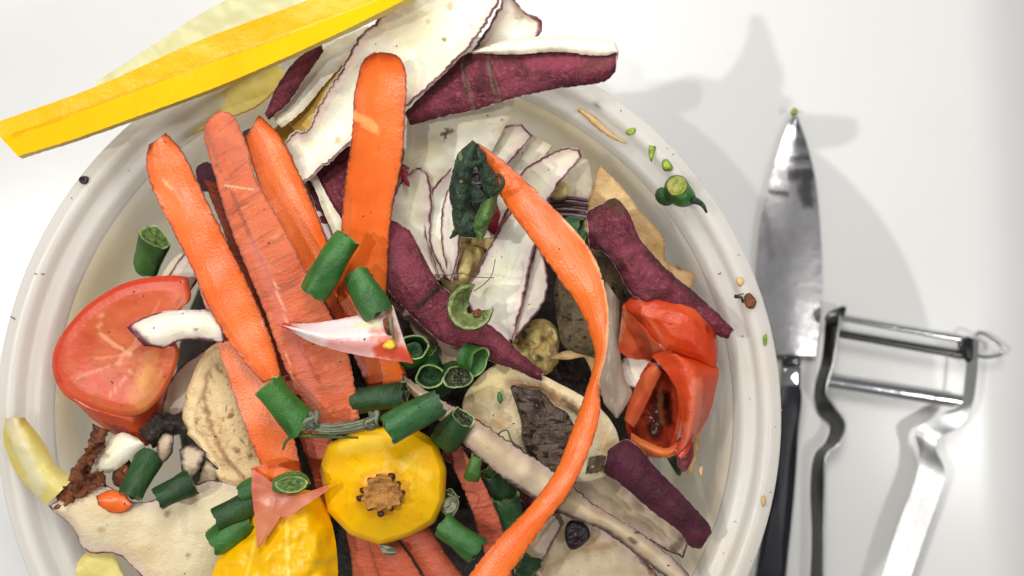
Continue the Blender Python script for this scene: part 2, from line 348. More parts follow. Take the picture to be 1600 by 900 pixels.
BEAN_B = M('bluish_bean_skin', sr(52, 104, 54), [nz(1.1, .36, .68, sr(32, 72, 38), .9), nz(2.4, .5, .74, sr(84, 132, 88), .5, st=(.5, 1, 1), co='uv'), nz(26, .62, .76, sr(120, 150, 110), .35)], rough=.34, spec=.45, bump=[bp(2, .12), bp(28, .03)])
BEAN_O = M('olive_bean_skin', sr(66, 104, 40), [nz(1.1, .36, .68, sr(40, 74, 28), .9), nz(2.4, .5, .74, sr(102, 134, 62), .5, st=(.5, 1, 1), co='uv'), nz(26, .62, .76, sr(130, 150, 96), .3)], rough=.38, spec=.45, bump=[bp(2, .12), bp(28, .03)])
BEAN_D = M('dark_bean_skin', sr(40, 78, 36), [nz(1.1, .36, .68, sr(20, 44, 22), .9), nz(2.4, .52, .76, sr(58, 96, 54), .45, st=(.5, 1, 1), co='uv'), nz(24, .62, .76, sr(76, 108, 70), .3)], rough=.42, spec=.4, bump=[bp(2, .1), bp(26, .03)])
BCUT = M('bean_cut_face', sr(112, 142, 70), [nz(9, .45, .68, sr(52, 82, 34)), nz(18, .6, .75, sr(196, 204, 140), .6)], rough=.55, bump=[bp(10, .25), bp(30, .08)])
BCUT_D = M('bean_dry_cut_face', sr(70, 80, 50), [nz(10, .45, .62, sr(24, 32, 20)), nz(22, .56, .68, sr(206, 204, 170), .7)], rough=.6, bump=[bp(12, .3)])
BRIM = M('bean_cut_rim', sr(150, 176, 110), [nz(12, .5, .7, sr(110, 140, 80))], rough=.5)
TSKIN = M('tomato_skin', sr(206, 72, 28), [nz(.7, .4, .7, sr(190, 52, 20), .7), nz(1.7, .55, .8, sr(222, 104, 50), .5)], rough=.36, spec=.4, bump=[bp(1.0, .12), bp(5, .03), bp(22, .015)], sss=.3, ssr=(1, .3, .15), sssc=.003)
TFLESH = M('tomato_flesh', sr(208, 102, 58), [nz(.9, .42, .68, sr(198, 80, 44), .7), nz(2.0, .58, .8, sr(220, 124, 78), .3)], rough=.4, spec=.36, bump=[bp(1.0, .08), bp(3, .03)], sss=.4, ssr=(1, .35, .18), sssc=.004)
TIN = M('tomato_inside', sr(196, 74, 44), [nz(1.2, .4, .65, sr(160, 48, 30), .8), nz(3, .6, .75, sr(224, 140, 80), .5)], rough=.2, bump=[bp(3, .15)], sss=0, ssr=(1, .3, .15))
YEL = M('yellow_squash_skin', (.90, .505, .0), [nz(.5, .4, .7, (.88, .455, .0), .8), nz(7, .66, .8, sr(255, 215, 60), .4), nz(14, .7, .76, sr(190, 140, 30), .4)], rough=.36, spec=.4, bump=[bp(1.2, .06), bp(9, .015)], sss=0, ssr=(1, .6, .1), sssc=.002)
YEL_P = M('pale_squash_flesh', sr(240, 226, 140), [nz(.6, .4, .7, sr(232, 208, 96), .7)], rough=.4, bump=[bp(3, .05)], sss=0, ssr=(1, .8, .3), transl=.25)
YEL_T = M('pale_squash_film', sr(242, 240, 196), [nz(.6, .4, .7, sr(236, 230, 160), .6)], rough=.35, transl=.45, transp=.3)
STEM = M('squash_stem_scar', sr(186, 132, 66), [nz(5, .4, .65, sr(132, 82, 36), .7), nz(14, .6, .7, sr(80, 44, 20), .6)], rough=.7, bump=[bp(7, .2)])
STEMD = M('stem_tooth', sr(72, 34, 20), [nz(9, .5, .7, sr(40, 20, 12))], rough=.6, bump=[bp(12, .1)])
BARK = M('brown_bark_skin', sr(118, 100, 88), [nz(2.2, .4, .65, sr(66, 52, 46), .8), dict(k='noise', s=5, lo=.52, hi=.62, c=sr(30, 24, 20), a=.9, st=(.4, 1.4, 1)), nz(12, .58, .7, sr(160, 142, 128), .6)], rough=.8, spec=.25, bump=[bp(5, .6, (.4, 1.5, 1)), bp(16, .25)])
BARK_G = M('grey_brown_skin', sr(116, 102, 76), [nz(1.4, .4, .62, sr(74, 62, 46), .8), nz(5, .56, .64, sr(30, 25, 20), .85), nz(9, .58, .72, sr(158, 142, 112), .5)], rough=.75, spec=.25, bump=[bp(5, .22), bp(14, .1)])
CRISP = M('dried_brown_scrap', sr(140, 76, 40), [nz(2, .4, .62, sr(76, 38, 22), .9), nz(7, .55, .7, sr(196, 132, 80), .6), nz(6, .64, .7, sr(34, 18, 12), .9)], rough=.6, bump=[bp(6, .35), bp(18, .1)])
SLICE = M('seedy_slice_flesh', sr(226, 196, 146), [nz(.9, .4, .7, sr(206, 168, 112), .6), nz(3.6, .60, .68, sr(150, 106, 62), .75), nz(9, .62, .7, sr(120, 82, 48), .6)], rough=.55, bump=[bp(3, .14), bp(10, .06)], sss=0, ssr=(1, .6, .35))
MUSH = M('dark_shrivelled_rind', sr(46, 36, 30), [nz(2.5, .45, .65, sr(22, 16, 14)), nz(6, .6, .72, sr(120, 100, 78), .6)], rough=.6, bump=[bp(6, .2)])
MUSHC = M('pale_rind_flesh', sr(206, 184, 156), [nz(1.6, .42, .66, sr(164, 138, 108), .7), ed(.16, sr(40, 28, 24), 1, .12)], rough=.5, bump=[bp(5, .12)], sss=0)
ONION = M('translucent_scrap', sr(196, 178, 160), [nz(1.5, .4, .7, sr(170, 146, 126), .6, st=(.3, 1, 1), co='uv')], rough=.3, transl=.3, transp=.12, bump=[bp(4, .08, (.2, 1, 1), co='uv')])
RONION = M('red_onion', sr(206, 188, 196), [dict(k='noise', s=1, lo=.46, hi=.54, c=sr(92, 44, 66), a=.95, st=(.2, 6.5, 1), co='uv')], rough=.35, bump=[bp(1, .15, (.2, 6.5, 1), co='uv')])
LEAF = M('dried_green_leaf', sr(52, 76, 54), [nz(2, .4, .65, sr(26, 42, 32), .85), nz(7, .58, .74, sr(118, 138, 100), .6), nz(4, .66, .74, sr(14, 20, 16), .8)], rough=.65, bump=[bp(6, .25), bp(18, .08)])
LEAF_L = M('light_green_leaf', sr(96, 128, 62), [nz(2, .4, .65, sr(66, 98, 46), .8), nz(9, .6, .74, sr(170, 180, 120), .5)], rough=.6, bump=[bp(7, .18)])
DRYG = M('dry_green_ring', sr(122, 138, 78), [nz(2.5, .42, .66, sr(70, 88, 46), .8), nz(9, .55, .7, sr(190, 196, 140), .6)], rough=.5, bump=[bp(8, .2)])
FIBRE = M('dry_stem_fibre', sr(146, 152, 124), [nz(6, .42, .62, sr(60, 66, 46), .9, st=(.2, 2, 1), co='uv'), nz(12, .6, .72, sr(214, 212, 190), .6, st=(.3, 2, 1), co='uv')], rough=.6, bump=[bp(6, .25, (.2, 2, 1), co='uv')])
PETAL = M('tomato_petal_peel', sr(236, 206, 200), [nz(1, .4, .7, sr(230, 180, 176), .5)], rough=.2, spec=.5, sss=.4, ssr=(1, .4, .3), bump=[bp(3, .06)])
TFILM = M('tomato_skin_film', sr(234, 156, 124), [nz(1, .4, .7, sr(226, 128, 98), .6)], rough=.28, transl=.3, transp=.34, bump=[bp(1, .05)])
CRUMB = M('dark_wet_scraps', sr(34, 24, 22), [nz(.8, .42, .62, sr(16, 12, 12), .9), nz(2.2, .6, .72, sr(74, 54, 42), .7)], rough=.6, bump=[bp(2, .4), bp(7, .2)])
BLK = M('blackened_peel', sr(26, 14, 18), [nz(3, .5, .7, sr(48, 22, 32), .7)], rough=.3, spec=.5, bump=[bp(5, .1)])
HAIR = M('dark_hair', sr(60, 46, 40), rough=.5)
CRIM = M('crimson_skin', sr(150, 30, 48), [nz(1.5, .4, .65, sr(100, 16, 36), .8)], rough=.35, bump=[bp(4, .08)])
LIME = M('lime_green_bit', sr(158, 180, 50), [nz(5, .42, .62, sr(86, 128, 36), .8)], rough=.35, bump=[bp(8, .1)])
SEED = M('yellow_seed', sr(252, 196, 50), [nz(4, .5, .7, sr(255, 222, 110), .6)], rough=.3, sss=0)
LIMEC = M('pale_bean_face', sr(168, 168, 78), [nz(4, .42, .62, sr(128, 142, 50), .8), nz(14, .58, .7, sr(206, 196, 120), .6)], rough=.4, bump=[bp(8, .15)])
PLAS = M('milky_plastic', sr(251, 249, 245), [nz(.22, .5, .72, sr(248, 236, 208), .4), nz(9, .76, .8, sr(150, 130, 100), .25), dict(k='noise', s=1.3, lo=.6, hi=.8, c=sr(238, 232, 220), a=.5, st=(1, 1, .25))], rough=.22, spec=.5,
         bump=[bp(2, .02), bp(14, .01)], transl=.60, transp=.08)
PLAS_W = M('glow_tinted_milky_plastic', sr(252, 249, 242), [nz(.16, .38, .66, sr(253, 240, 206), .7), nz(9, .76, .8, sr(150, 130, 100), .25), dict(k='noise', s=1.3, lo=.6, hi=.8, c=sr(238, 232, 220), a=.5, st=(1, 1, .25))], rough=.22, spec=.5,
         bump=[bp(2, .02), bp(14, .01)], transl=.70, transp=.10)  # warm noise layer paints the yellow squash glow into the wall colour
CTOP = M('white_countertop', sr(243, 243, 242), [nz(.12, .4, .7, sr(240, 239, 236), .7), nz(30, .7, .8, sr(224, 224, 220), .3), nz(1.2, .72, .8, sr(214, 208, 196), .25)], rough=.2, spec=.45, bump=[bp(25, .004)])
STEEL = M('brushed_steel', (.74, .72, .73), [nz(.5, .5, .7, (.5, .48, .5), .5)], rough=.24, metal=1, bump=[bp(.6, .05), bp(3, .012, (8, 1, 1))])
STEEL2 = M('polished_steel', (.70, .70, .71), [nz(1.5, .5, .7, (.55, .55, .56), .5)], rough=.18, metal=1, bump=[bp(1.2, .03)])
STEELD = M('dark_steel', (.10, .10, .10), [nz(2, .5, .7, (.2, .2, .2), .5)], rough=.25, metal=1)
BLACK = M('black_handle', (.012, .013, .02), [nz(4, .5, .7, (.02, .02, .03), .5)], rough=.35, spec=.5, bump=[bp(30, .01)])
ARMM = M('grey_metal_arm', (.50, .51, .51), [nz(1.2, .45, .7, (.40, .40, .41), .6)], rough=.34, metal=.7, bump=[bp(2, .02)])

# ---------------------------------------------------------------- setting
def counter():
    prof = [(-90, 0), (-40, 0), (-10, 0), (-.3, 0), (.2, -.012), (.6, -.05), (1.0, -.13), (1.5, -.28), (2.2, -.56), (3.2, -1.02), (5, -1.9), (60, -29)]
    ys = [-70, -20, -10, -5, 0, 5, 11, 20, 90]; V = []; F = []
    for y in ys:
        e = 17.0 + .6 * max(0, min(1, (11 - y) / 11.)) + .02 * (11 - y)
        for k, (x, zz) in enumerate(prof): V.append(((x if k == 0 else x + e) * U, y * U, zz * U))
    n = len(prof)
    for i in range(len(ys) - 1):
        for k in range(n - 1): F.append((i * n + k, i * n + k + 1, (i + 1) * n + k + 1, (i + 1) * n + k))
    tag(mk('countertop', V, F, CTOP), kind='structure')
counter()

# ---------------------------------------------------------------- plastic tub
CX, CY = -3.14, -3.33
def lathe(name, prof, mat, parent, nseg=160, closed=True, wob=0):
    V = []; F = []
    for r, zz in prof:
        for k in range(nseg):
            a = 2 * math.pi * k / nseg; rr = r * (1 + wob * math.sin(3 * a + 1))
            V.append(((CX + rr * math.cos(a)) * U, (CY + rr * math.sin(a)) * U, zz * U))
    n = len(prof)
    for i in range(n if closed else n - 1):
        for k in range(nseg):
            F.append((i * nseg + k, i * nseg + (k + 1) % nseg, ((i + 1) % n) * nseg + (k + 1) % nseg, ((i + 1) % n) * nseg + k))
    return mk(name, V, F, mat, None, parent)
tub = empty('plastic_tub', (CX * U, CY * U, 0), 'round milky translucent plastic tub holding the heap of vegetable scraps', 'tub')
inner = [(9.02, 10.95), (8.92, 10.85), (8.86, 10.6), (8.84, 10.0), (8.6, 7.0), (8.3, 4.0), (8.0, .8), (7.8, .45), (7.4, .35), (4, .3), (.05, .3)]
outer = [(.05, .12), (4, .12), (7.5, .05), (7.95, .2), (8.15, .8), (8.45, 4.0), (8.75, 7.0), (9.0, 10.0), (9.03, 10.7), (9.12, 10.93)]
lathe('wall', inner + outer, PLAS_W, tub, closed=False)
rim = [(9.02, 10.96), (9.06, 11.05), (9.08, 11.35), (9.11, 11.5), (9.18, 11.58), (9.42, 11.6), (9.47, 11.64), (9.49, 11.72), (9.5, 11.95), (9.53, 12.05), (9.6, 12.1), (9.68, 12.12), (9.76, 12.1), (9.82, 12.05), (9.95, 12.03), (10.01, 12.0), (10.04, 11.9), (10.04, 11.3), (9.98, 11.28), (9.94, 11.6), (9.9, 11.9), (9.7, 11.98), (9.6, 11.9), (9.58, 11.5), (9.5, 11.46), (9.25, 11.44), (9.18, 11.3), (9.16, 11.0), (9.12, 10.94)]
lathe('rim', rim, PLAS, tub)

def mound():
    n, m = 40, 90; V = []; F = []
    for i in range(n):
        r = 7.9 * i / (n - 1) + .02
        for k in range(m):
            a = 2 * math.pi * k / m; x, y = CX + r * math.cos(a), CY + r * math.sin(a)
            t = i / (n - 1)
            zz = 9.6 - 4.6 * t ** 3 + .55 * fbm(x * .7, y * .7, 3) * (1 - .4 * t) + .2 * fbm(x * 2.2, y * 2.2, 8)
            V.append((x * U, y * U, zz * U))
    for i in range(n - 1):
        for k in range(m): F.append((i * m + k, (i + 1) * m + k, (i + 1) * m + (k + 1) % m, i * m + (k + 1) % m))
    b0 = len(V)
    for k in range(m):
        a = 2 * math.pi * k / m; V.append(((CX + 7.6 * math.cos(a)) * U, (CY + 7.6 * math.sin(a)) * U, .5 * U))
    for k in range(m): F.append(((n - 1) * m + k, b0 + k, b0 + (k + 1) % m, (n - 1) * m + (k + 1) % m))
    F.append(tuple(b0 + k for k in range(m)))
    tag(mk('wet_scraps', V, F, CRUMB), 'dark wet scraps packed below the peels in the tub', 'scraps', kind='stuff')
mound()

# ---------------------------------------------------------------- knife and peeler on the counter
kn = empty('paring_knife', P(1230, 560, 0), 'small steel paring knife with black handle lying beside the tub', 'knife')
blade = sheet('blade', [[(1242, 175), (1224, 215), (1202, 285), (1188, 350), (1182, 420), (1184, 490), (1200, 555)],
                        [(1243, 175), (1243, 230), (1240, 300), (1238, 370), (1237, 430), (1238, 490), (1238, 555)],
                        [(1243, 175), (1260, 222), (1274, 280), (1281, 350), (1284, 420), (1282, 490), (1274, 556)]], [.35, .38, .4], STEEL, th=.12, rz=[-.06, .04, 0], jag=0, rip=.0, parent=kn, seed=4, strokes=[([(1238, 196), (1246, 200)], 6, (.25, .24, .25), .7), ([(1235, 248), (1262, 246)], 6, (.2, .19, .2), .8), ([(1240, 272), (1262, 268), (1258, 300), (1262, 315)], 15, (.13, .125, .13), .85), ([(1205, 300), (1228, 303)], 6, (.1, .1, .1), .85), ([(1232, 225), (1256, 222)], 9, (.3, .29, .3), .6), ([(1195, 330), (1205, 400)], 8, (.35, .34, .35), .5), ([(1212, 285), (1228, 288)], 8, (.95, .94, .95), .8), ([(1240, 262), (1264, 260)], 5, (.98, .96, .97), .8), ([(1215, 262), (1222, 280)], 8, (.3, .3, .3), .5)])  # strokes paint dark and bright reflections into the steel colour
blob('bolster', [(1222, 556), (1250, 556), (1251, 572), (1221, 572)], .75, [(0, .1), (.8, .08), (1, 0), (1, -.5), (0, -.55)], STEELD, parent=kn, linear=True, nr=8)
blob('ferrule', [(1221, 573), (1251, 573), (1250, 606), (1220, 606)], .85, [(0, .15), (.7, .12), (1, 0), (1, -.6), (0, -.65)], STEEL2, parent=kn, linear=True, nr=8)
blob('handle', [(1219, 607), (1251, 607), (1247, 680), (1240, 780), (1228, 900), (1222, 990), (1170, 990), (1180, 900), (1200, 780), (1213, 680)], .9, [(0, .32), (.5, .28), (.85, .15), (1, 0), (.97, -.5), (.5, -.7), (0, -.72)], BLACK, parent=kn)
blob('food_speck', [(1236, 172), (1243, 168), (1247, 175), (1242, 181), (1235, 180)], .5, [(0, .12), (.8, .08), (1, 0), (0, -.1)], LIME, label='tiny lime green crumb stuck on the knife tip', cat='crumb', nr=6)

pe = empty('vegetable_peeler', P(1400, 600, 0), 'silver metal peeler with two grey arms lying right of the knife', 'peeler')
sheet('arm', [[(1291, 492), (1284, 560), (1272, 610), (1278, 645), (1296, 665), (1290, 690), (1272, 712), (1266, 760), (1268, 850), (1262, 960)],
              [(1312, 490), (1302, 560), (1290, 610), (1302, 635), (1319, 662), (1312, 690), (1290, 712), (1287, 760), (1286, 850), (1284, 960)]], [1.0, .9, .9, .9], STEELD, ARMM, th=.16, rz=[-.75, .1], jag=0, rip=0, parent=pe, step=5)
sheet('arm', [[(1512, 535), (1508, 590), (1500, 630), (1470, 648), (1432, 672), (1436, 705), (1432, 745), (1400, 830), (1360, 960)],
              [(1528, 530), (1524, 590), (1515, 645), (1497, 668), (1468, 682), (1462, 705), (1476, 745), (1448, 830), (1402, 960)]], [.95, .9, .9, .9], ARMM, ARMM, th=.16, rz=[-.1, .25], jag=0, rip=0, parent=pe, step=5)
def bar(name, a, b, r, mat, z=.8, flat=.5): return tube(name, [(*a, z), (*b, z)], [r, r], mat, parent=pe, nseg=12, flat=flat)
bl = bar('blade', (1312, 497), (1514, 533), .10, STEEL2, .95)
bar('blade', (1312, 522), (1508, 556), .13, STEELD, .9)
bar('crossbar', (1291, 595), (1514, 630), .24, STEEL2, .75)
blob('pivot', [(1290, 492), (1318, 478), (1322, 486), (1310, 505), (1294, 508)], .9, [(0, .22), (.8, .15), (1, 0), (1, -.5), (0, -.5)], STEELD, parent=pe, nr=8)
blob('pivot', [(1496, 534), (1514, 526), (1526, 538), (1520, 566), (1506, 562)], .9, [(0, .22), (.8, .15), (1, 0), (1, -.5), (0, -.5)], STEELD, parent=pe, nr=8)
tube('eye_remover', [(1519, 532, .8), (1530, 520, .75), (1548, 528, .7), (1566, 544, .65), (1562, 554, .65), (1540, 558, .7), (1522, 554, .8)], [.065, .065], STEEL2, parent=pe, nseg=8, npt=40)

# ---------------------------------------------------------------- peels: lower layers first
def peel(rows, z, top, bot, label, name='sweet_potato_peel', cat='peel', **k): return sheet(name, rows, z, top, bot, label=label, cat=cat, **k)
spot = lambda x, y, r=5, c=sr(120, 84, 50), a=.8: ([(x, y)], r, c, a)

# top of the heap
sq = empty('yellow_squash_strip', P(300, 120, 12.4), 'long bright yellow squash strip jutting over the rim at the top left', 'squash strip')
sheet('rind', [[(-3, 190), (150, 135), (300, 68), (400, 30), (480, 0), (570, -42)], [(0, 214), (150, 163), (300, 106), (450, 53), (560, 13), (650, -25)],
               [(28, 244), (110, 219), (200, 187), (330, 139), (430, 97), (540, 46), (632, 0), (690, -28)]], [12.9, 13.6, 14.3, 14.9, 15.3], YEL, YEL_P, th=.35, rz=[-.26, -.26, .0], crease=True, jag=.7, rip=.015, parent=sq, seed=3, step=5,
      strokes=[([(20, 212), (150, 163), (300, 106), (450, 53)], 3, sr(205, 150, 0), .6)])
sheet('flesh_flap', [[(150, 128), (230, 76), (330, 12), (420, -30)], [(170, 165), (270, 120), (380, 70), (500, 20)]], [11.9, 12.4, 13.2], YEL_T, YEL_T, th=.1, jag=.6, rip=.05, parent=sq)
peel([[(240, 175), (290, 150), (350, 120), (420, 90)], [(290, 215), (340, 190), (400, 165), (450, 120)]], [11.2, 11.8, 12.2], YEL_P, YEL, 'added pale yellow squash peel standing in for yellow glow, tucked beneath the bright yellow strip', name='squash_peel', cat='peel', bulge=-.2)  # added sheet: yellow light on the tub wall put into its colour
peel([[(425, 205), (460, 165), (510, 105), (560, 60)], [(450, 250), (490, 210), (530, 150), (580, 70)]], [12.2, 12.8, 13.2], YEL_P, YEL, 'added yellow squash shaving standing in for yellow glow, showing between cream peels left of the round-tipped carrot', name='squash_peel', cat='peel',  # added sheet in place of the yellow-lit wall seen between the peels
     strokes=[([(440, 210), (500, 160)], 30, sr(236, 190, 50), .7)])
peel([[(412, 180), (436, 128), (466, 90), (500, 66)], [(420, 188), (452, 160), (478, 122), (506, 80)]], [13.0, 13.3, 13.6], SKIN, FLESH, 'narrow purple skin sliver emerging below the yellow squash strip', bulge=.1)
peel([[(424, 182), (452, 158), (480, 112), (508, 74), (575, 40)], [(440, 200), (468, 178), (505, 135), (540, 95), (590, 50)]], [12.8, 13.0, 13.3], FLESH_P, SKIN, 'slim cream peel beside the purple sliver under the yellow strip')
peel([[(738, 82), (762, 45), (785, 5), (795, -20)], [(790, 84), (815, 70), (838, 58), (846, 34), (822, 22), (805, 4), (798, -20)]], [13.8, 13.9, 14.2], FLESH, SKIN, 'cream peel with ragged purple corner at the top centre edge', bulge=-.15, jag=2.5,
     strokes=[([(800, -5), (822, 20), (845, 32), (841, 52)], 5, sr(120, 40, 60), .9), spot(806, 30, 2), spot(774, 14, 3, sr(70, 50, 40))])
peel([[(445, 226), (460, 208), (482, 203), (500, 165), (532, 112), (556, 66), (578, 44), (622, 4), (660, -40), (688, -110), (704, -175)], [(468, 290), (520, 245), (580, 195), (640, 160), (720, 86), (762, 30), (782, -20), (750, -95), (712, -175)]], [13.3, 13.7, 14.2, 14.6, 15.0, 15.3], FLESH, SKIN,
     'broad cream sweet potato peel running diagonally up behind the carrot tips', bulge=-.35, jag=3.2,
     strokes=[spot(703, 10, 9, sr(190, 160, 110), .6), spot(694, 62, 6, sr(88, 74, 50), .9), spot(528, 220, 8, sr(196, 176, 126), .7), spot(455, 246, 3, sr(110, 70, 60)), spot(668, 34, 4, sr(180, 160, 110), .6), spot(735, 38, 4, sr(190, 170, 130), .6)])
dp = empty('sweet_potato_peel', P(800, 130, 13.2), 'purple skinned peel with two rough scars reaching past the rim', 'peel')
scar = sr(128, 94, 84)
sheet('skin', [[(632, 176), (680, 128), (705, 104), (735, 82), (800, 84), (870, 80), (940, 86), (966, 79)], [(640, 196), (700, 181), (745, 172), (800, 155), (870, 139), (940, 129), (962, 112)]], [13.4, 13.8, 14.1, 14.3], SKIN, FLESH, th=.12, bulge=.25, jag=1.6, parent=dp, seed=21,
      strokes=[([(722, 96), (726, 120), (734, 150), (740, 170)], 6, scar, .9), ([(731, 90), (733, 93)], 8, sr(70, 36, 36), .8), ([(762, 92), (770, 125), (780, 162)], 7, scar, .9), ([(755, 95), (748, 140)], 9, sr(86, 42, 48), .6),
               ([(766, 96), (776, 150)], 2.5, sr(66, 40, 36), .8), ([(725, 100), (731, 150)], 2.5, sr(66, 40, 36), .8), ([(830, 100), (900, 98)], 14, sr(158, 72, 92), .6), ([(915, 105), (945, 100)], 14, sr(120, 70, 64), .5)])
sheet('folded_edge', [[(738, 80), (790, 63), (850, 57), (950, 62), (966, 80)], [(738, 83), (800, 85), (870, 81), (935, 87), (966, 82)]], [14.0, 14.15, 14.3], FLESH_P, SKIN, th=.1, bulge=.12, jag=1.2, parent=dp, rz=[.15, .18])

# cream sheets in the middle
peel([[(636, 188), (632, 240), (622, 290), (612, 340)], [(805, 150), (798, 180), (785, 205), (740, 290), (690, 360)]], [12.9, 12.5, 12.0], FLESH_P, SKIN, 'wide cream flesh sheet below the scarred purple peel', jag=1, strokes=[([(690, 210), (706, 205)], 4, sr(110, 76, 44), .9), ([(698, 202), (696, 216)], 3, sr(96, 66, 40), .9), spot(784, 186, 3, sr(80, 60, 50))])
peel([[(628, 255), (625, 270), (630, 282), (634, 290)], [(640, 262), (636, 276), (640, 284), (640, 292)]], [12.7, 12.7], CRIM, FLESH, 'thin crimson sliver beside the upright carrot strip', jag=.5)
peel([[(815, 195), (770, 202), (735, 220), (703, 265), (674, 300), (664, 360), (686, 432)], [(832, 212), (806, 242), (775, 275), (745, 305), (722, 350), (716, 400), (704, 440)]], [12.5, 12.5, 12.4, 12.2], FLESH, SKIN, 'long cream peel with purple edge passing behind the dried green calyx', bulge=-.2, strokes=[spot(690, 352, 2), spot(668, 374, 2, sr(70, 60, 50))])
peel([[(652, 262), (628, 282), (611, 320), (600, 360), (630, 400), (688, 436)], [(656, 262), (668, 274), (674, 310), (674, 380), (697, 432)]], [12.7, 12.5, 12.3, 12.2], FLESH, SKIN, 'rounded cream peel tucked right of the upright carrot strip', bulge=-.1)
peel([[(832, 210), (800, 235), (760, 275), (735, 320), (722, 372)], [(862, 228), (846, 250), (818, 285), (795, 320), (770, 372)]], [12.1, 12.0, 11.8], FLESH_P, SKIN, 'pale cream slice filling the fan between calyx and ribbon', jag=1.2, bulge=-.1)
peel([[(700, 292), (690, 330), (690, 380), (700, 430)], [(735, 300), (722, 350), (718, 395), (715, 440)]], [12.3, 12.2, 12.1], FLESH, SKIN, 'narrow cream slice directly left of the calyx', jag=1.2)
peel([[(905, 234), (880, 232), (842, 250), (815, 270), (795, 315), (790, 360)], [(909, 244), (882, 275), (857, 312), (838, 340), (815, 370)]], [12.3, 12.2, 12.0, 11.8], FLESH, SKIN, 'cream peel tip pointing up right beyond the curved carrot ribbon', bulge=-.1)
peel([[(870, 240), (890, 280), (880, 310)], [(920, 250), (925, 285), (920, 320)]], [10.6, 10.4], FLESH_P, SKIN, 'pale peel sheet leaning on the wall above the onion shreds')
blob('squash_chunk', [(860, 290), (878, 284), (888, 292), (886, 308), (868, 312), (858, 304)], 11.3, [(0, .2), (.7, .15), (1, 0), (.9, -.4), (0, -.5)], FLESH_Y, label='small yellowish chunk above the red onion shreds', cat='scrap', nz_=.05)
on = empty('red_onion_piece', P(886, 325, 10.4), 'striped red onion shreds below the small yellowish chunk', 'onion')
for k in range(4):
    y = 310 + k * 8.5
    sheet('layer', [[(850, y - 2), (885, y - 4), (918, y)], [(846, y + 3.5), (885, y + 2), (920, y + 6)]], [11.1 - .12 * k, 11.2 - .12 * k], RONION, RONION, th=.2, bulge=.08, jag=.6, parent=on, strokes=[([(850, y - 2), (885, y - 4), (918, y)], 3, sr(96, 36, 62), .9)])
peel([[(704, 372), (735, 366), (770, 350), (800, 345)], [(696, 420), (725, 412), (760, 390), (800, 370)]], [11.5, 11.4], FLESH_Y, FLESH_Y, 'tan flesh scrap half hidden beneath the dried calyx', name='flesh_scrap', cat='scrap')
blob('wrinkled_flesh', [(706, 385), (735, 380), (757, 392), (750, 420), (730, 448), (704, 455), (688, 436), (697, 408)], 11.7, [(0, .35), (.5, .28), (.85, .1), (1, -.1), (.9, -.6), (0, -.8)], FLESH_Y, label='wrinkled yellowish flesh lump between two cream peels', cat='scrap', nz_=.14, nf=.06)
peel([[(768, 300), (790, 310), (800, 335)], [(748, 345), (762, 360), (780, 370)]], [11.9, 11.8], CRIM, FLESH, 'deep red skin fragment right below the calyx', jag=.6)
peel([[(838, 380), (826, 420), (812, 480), (797, 534)], [(846, 392), (856, 430), (851, 470), (826, 505), (800, 534)]], [12.0, 11.9, 11.7], FLESH, FLESH, 'narrow cream peel beneath the broad one left of the curved carrot', jag=1.4)
peel([[(803, 322), (775, 366), (748, 420), (729, 462), (750, 500), (796, 534)], [(852, 345), (836, 385), (826, 425), (815, 480), (800, 534)]], [12.4, 12.3, 12.1, 11.9], FLESH, SKIN, 'broad cream peel with purple left edge beside the curled green ring', bulge=-.12, strokes=[spot(768, 382, 4, sr(130, 100, 60)), spot(804, 508, 3)])
peel([[(935, 258), (926, 290), (915, 325), (912, 360)], [(938, 258), (972, 292), (1002, 332), (1036, 368), (1040, 400), (1055, 440)]], [11.3, 11.0, 10.6], TAN, TAN, 'tan triangular peel standing against the right wall', name='tan_peel', bulge=.1, strokes=[spot(1030, 388, 7, sr(206, 196, 60), .7)])
peel([[(1036, 405), (1050, 430), (1060, 460)], [(1060, 418), (1084, 428), (1082, 448)]], [10.6, 10.6], TAN, TAN, 'little tan corner poking out behind the right purple peel', name='tan_peel')
blob('bark_skin_chunk', [(900, 386), (935, 394), (965, 425), (978, 462), (968, 520), (962, 560), (915, 556), (880, 540), (870, 500), (866, 452), (880, 410)], 11.5, [(0, .35), (.5, .3), (.85, .1), (1, -.15), (.9, -.8), (0, -1)], BARK_G, label='grey brown rough skinned chunk behind the curved carrot ribbon', cat='root scrap', nz_=.08, nf=.04)
blob('pale_mush', [(800, 520), (835, 500), (862, 505), (872, 540), (868, 575), (835, 585), (812, 560)], 10.6, [(0, .4), (.5, .3), (.85, .05), (1, -.2), (0, -1)], FLESH_Y, label='crumbly yellow green mush below the broad cream peel', cat='scrap', nz_=.3, nf=.09, strokes=[([(815, 512), (822, 525)], 9, sr(56, 84, 36), .9), spot(850, 530, 9, sr(90, 74, 50)), spot(842, 560, 8, sr(110, 86, 50)), spot(862, 520, 7, sr(60, 50, 40))])
peel([[(862, 558), (885, 548), (905, 550), (925, 545)], [(860, 560), (885, 562), (910, 558), (928, 560)]], [11.0, 11.3], TAN, TAN, 'thin tan sliver in the dark gap under the carrot ribbon', name='tan_peel', jag=.5)
peel([[(890, 532), (905, 545), (922, 575), (930, 610)], [(900, 534), (928, 556), (940, 580), (940, 620)]], [11.2, 11.0], TAN, TAN, 'pointed tan shard hanging in the gap behind the carrot ribbon', name='tan_peel', jag=.6)
peel([[(946, 440), (943, 520), (940, 590), (942, 625), (962, 653)], [(968, 470), (968, 540), (976, 590), (987, 615), (966, 653)]], [11.9, 11.8, 11.9, 12.0], ONION, ONION, 'greyish translucent peel strip left of the red tomato pieces', name='onion_strip', cat='onion', bulge=.15, jag=.8)
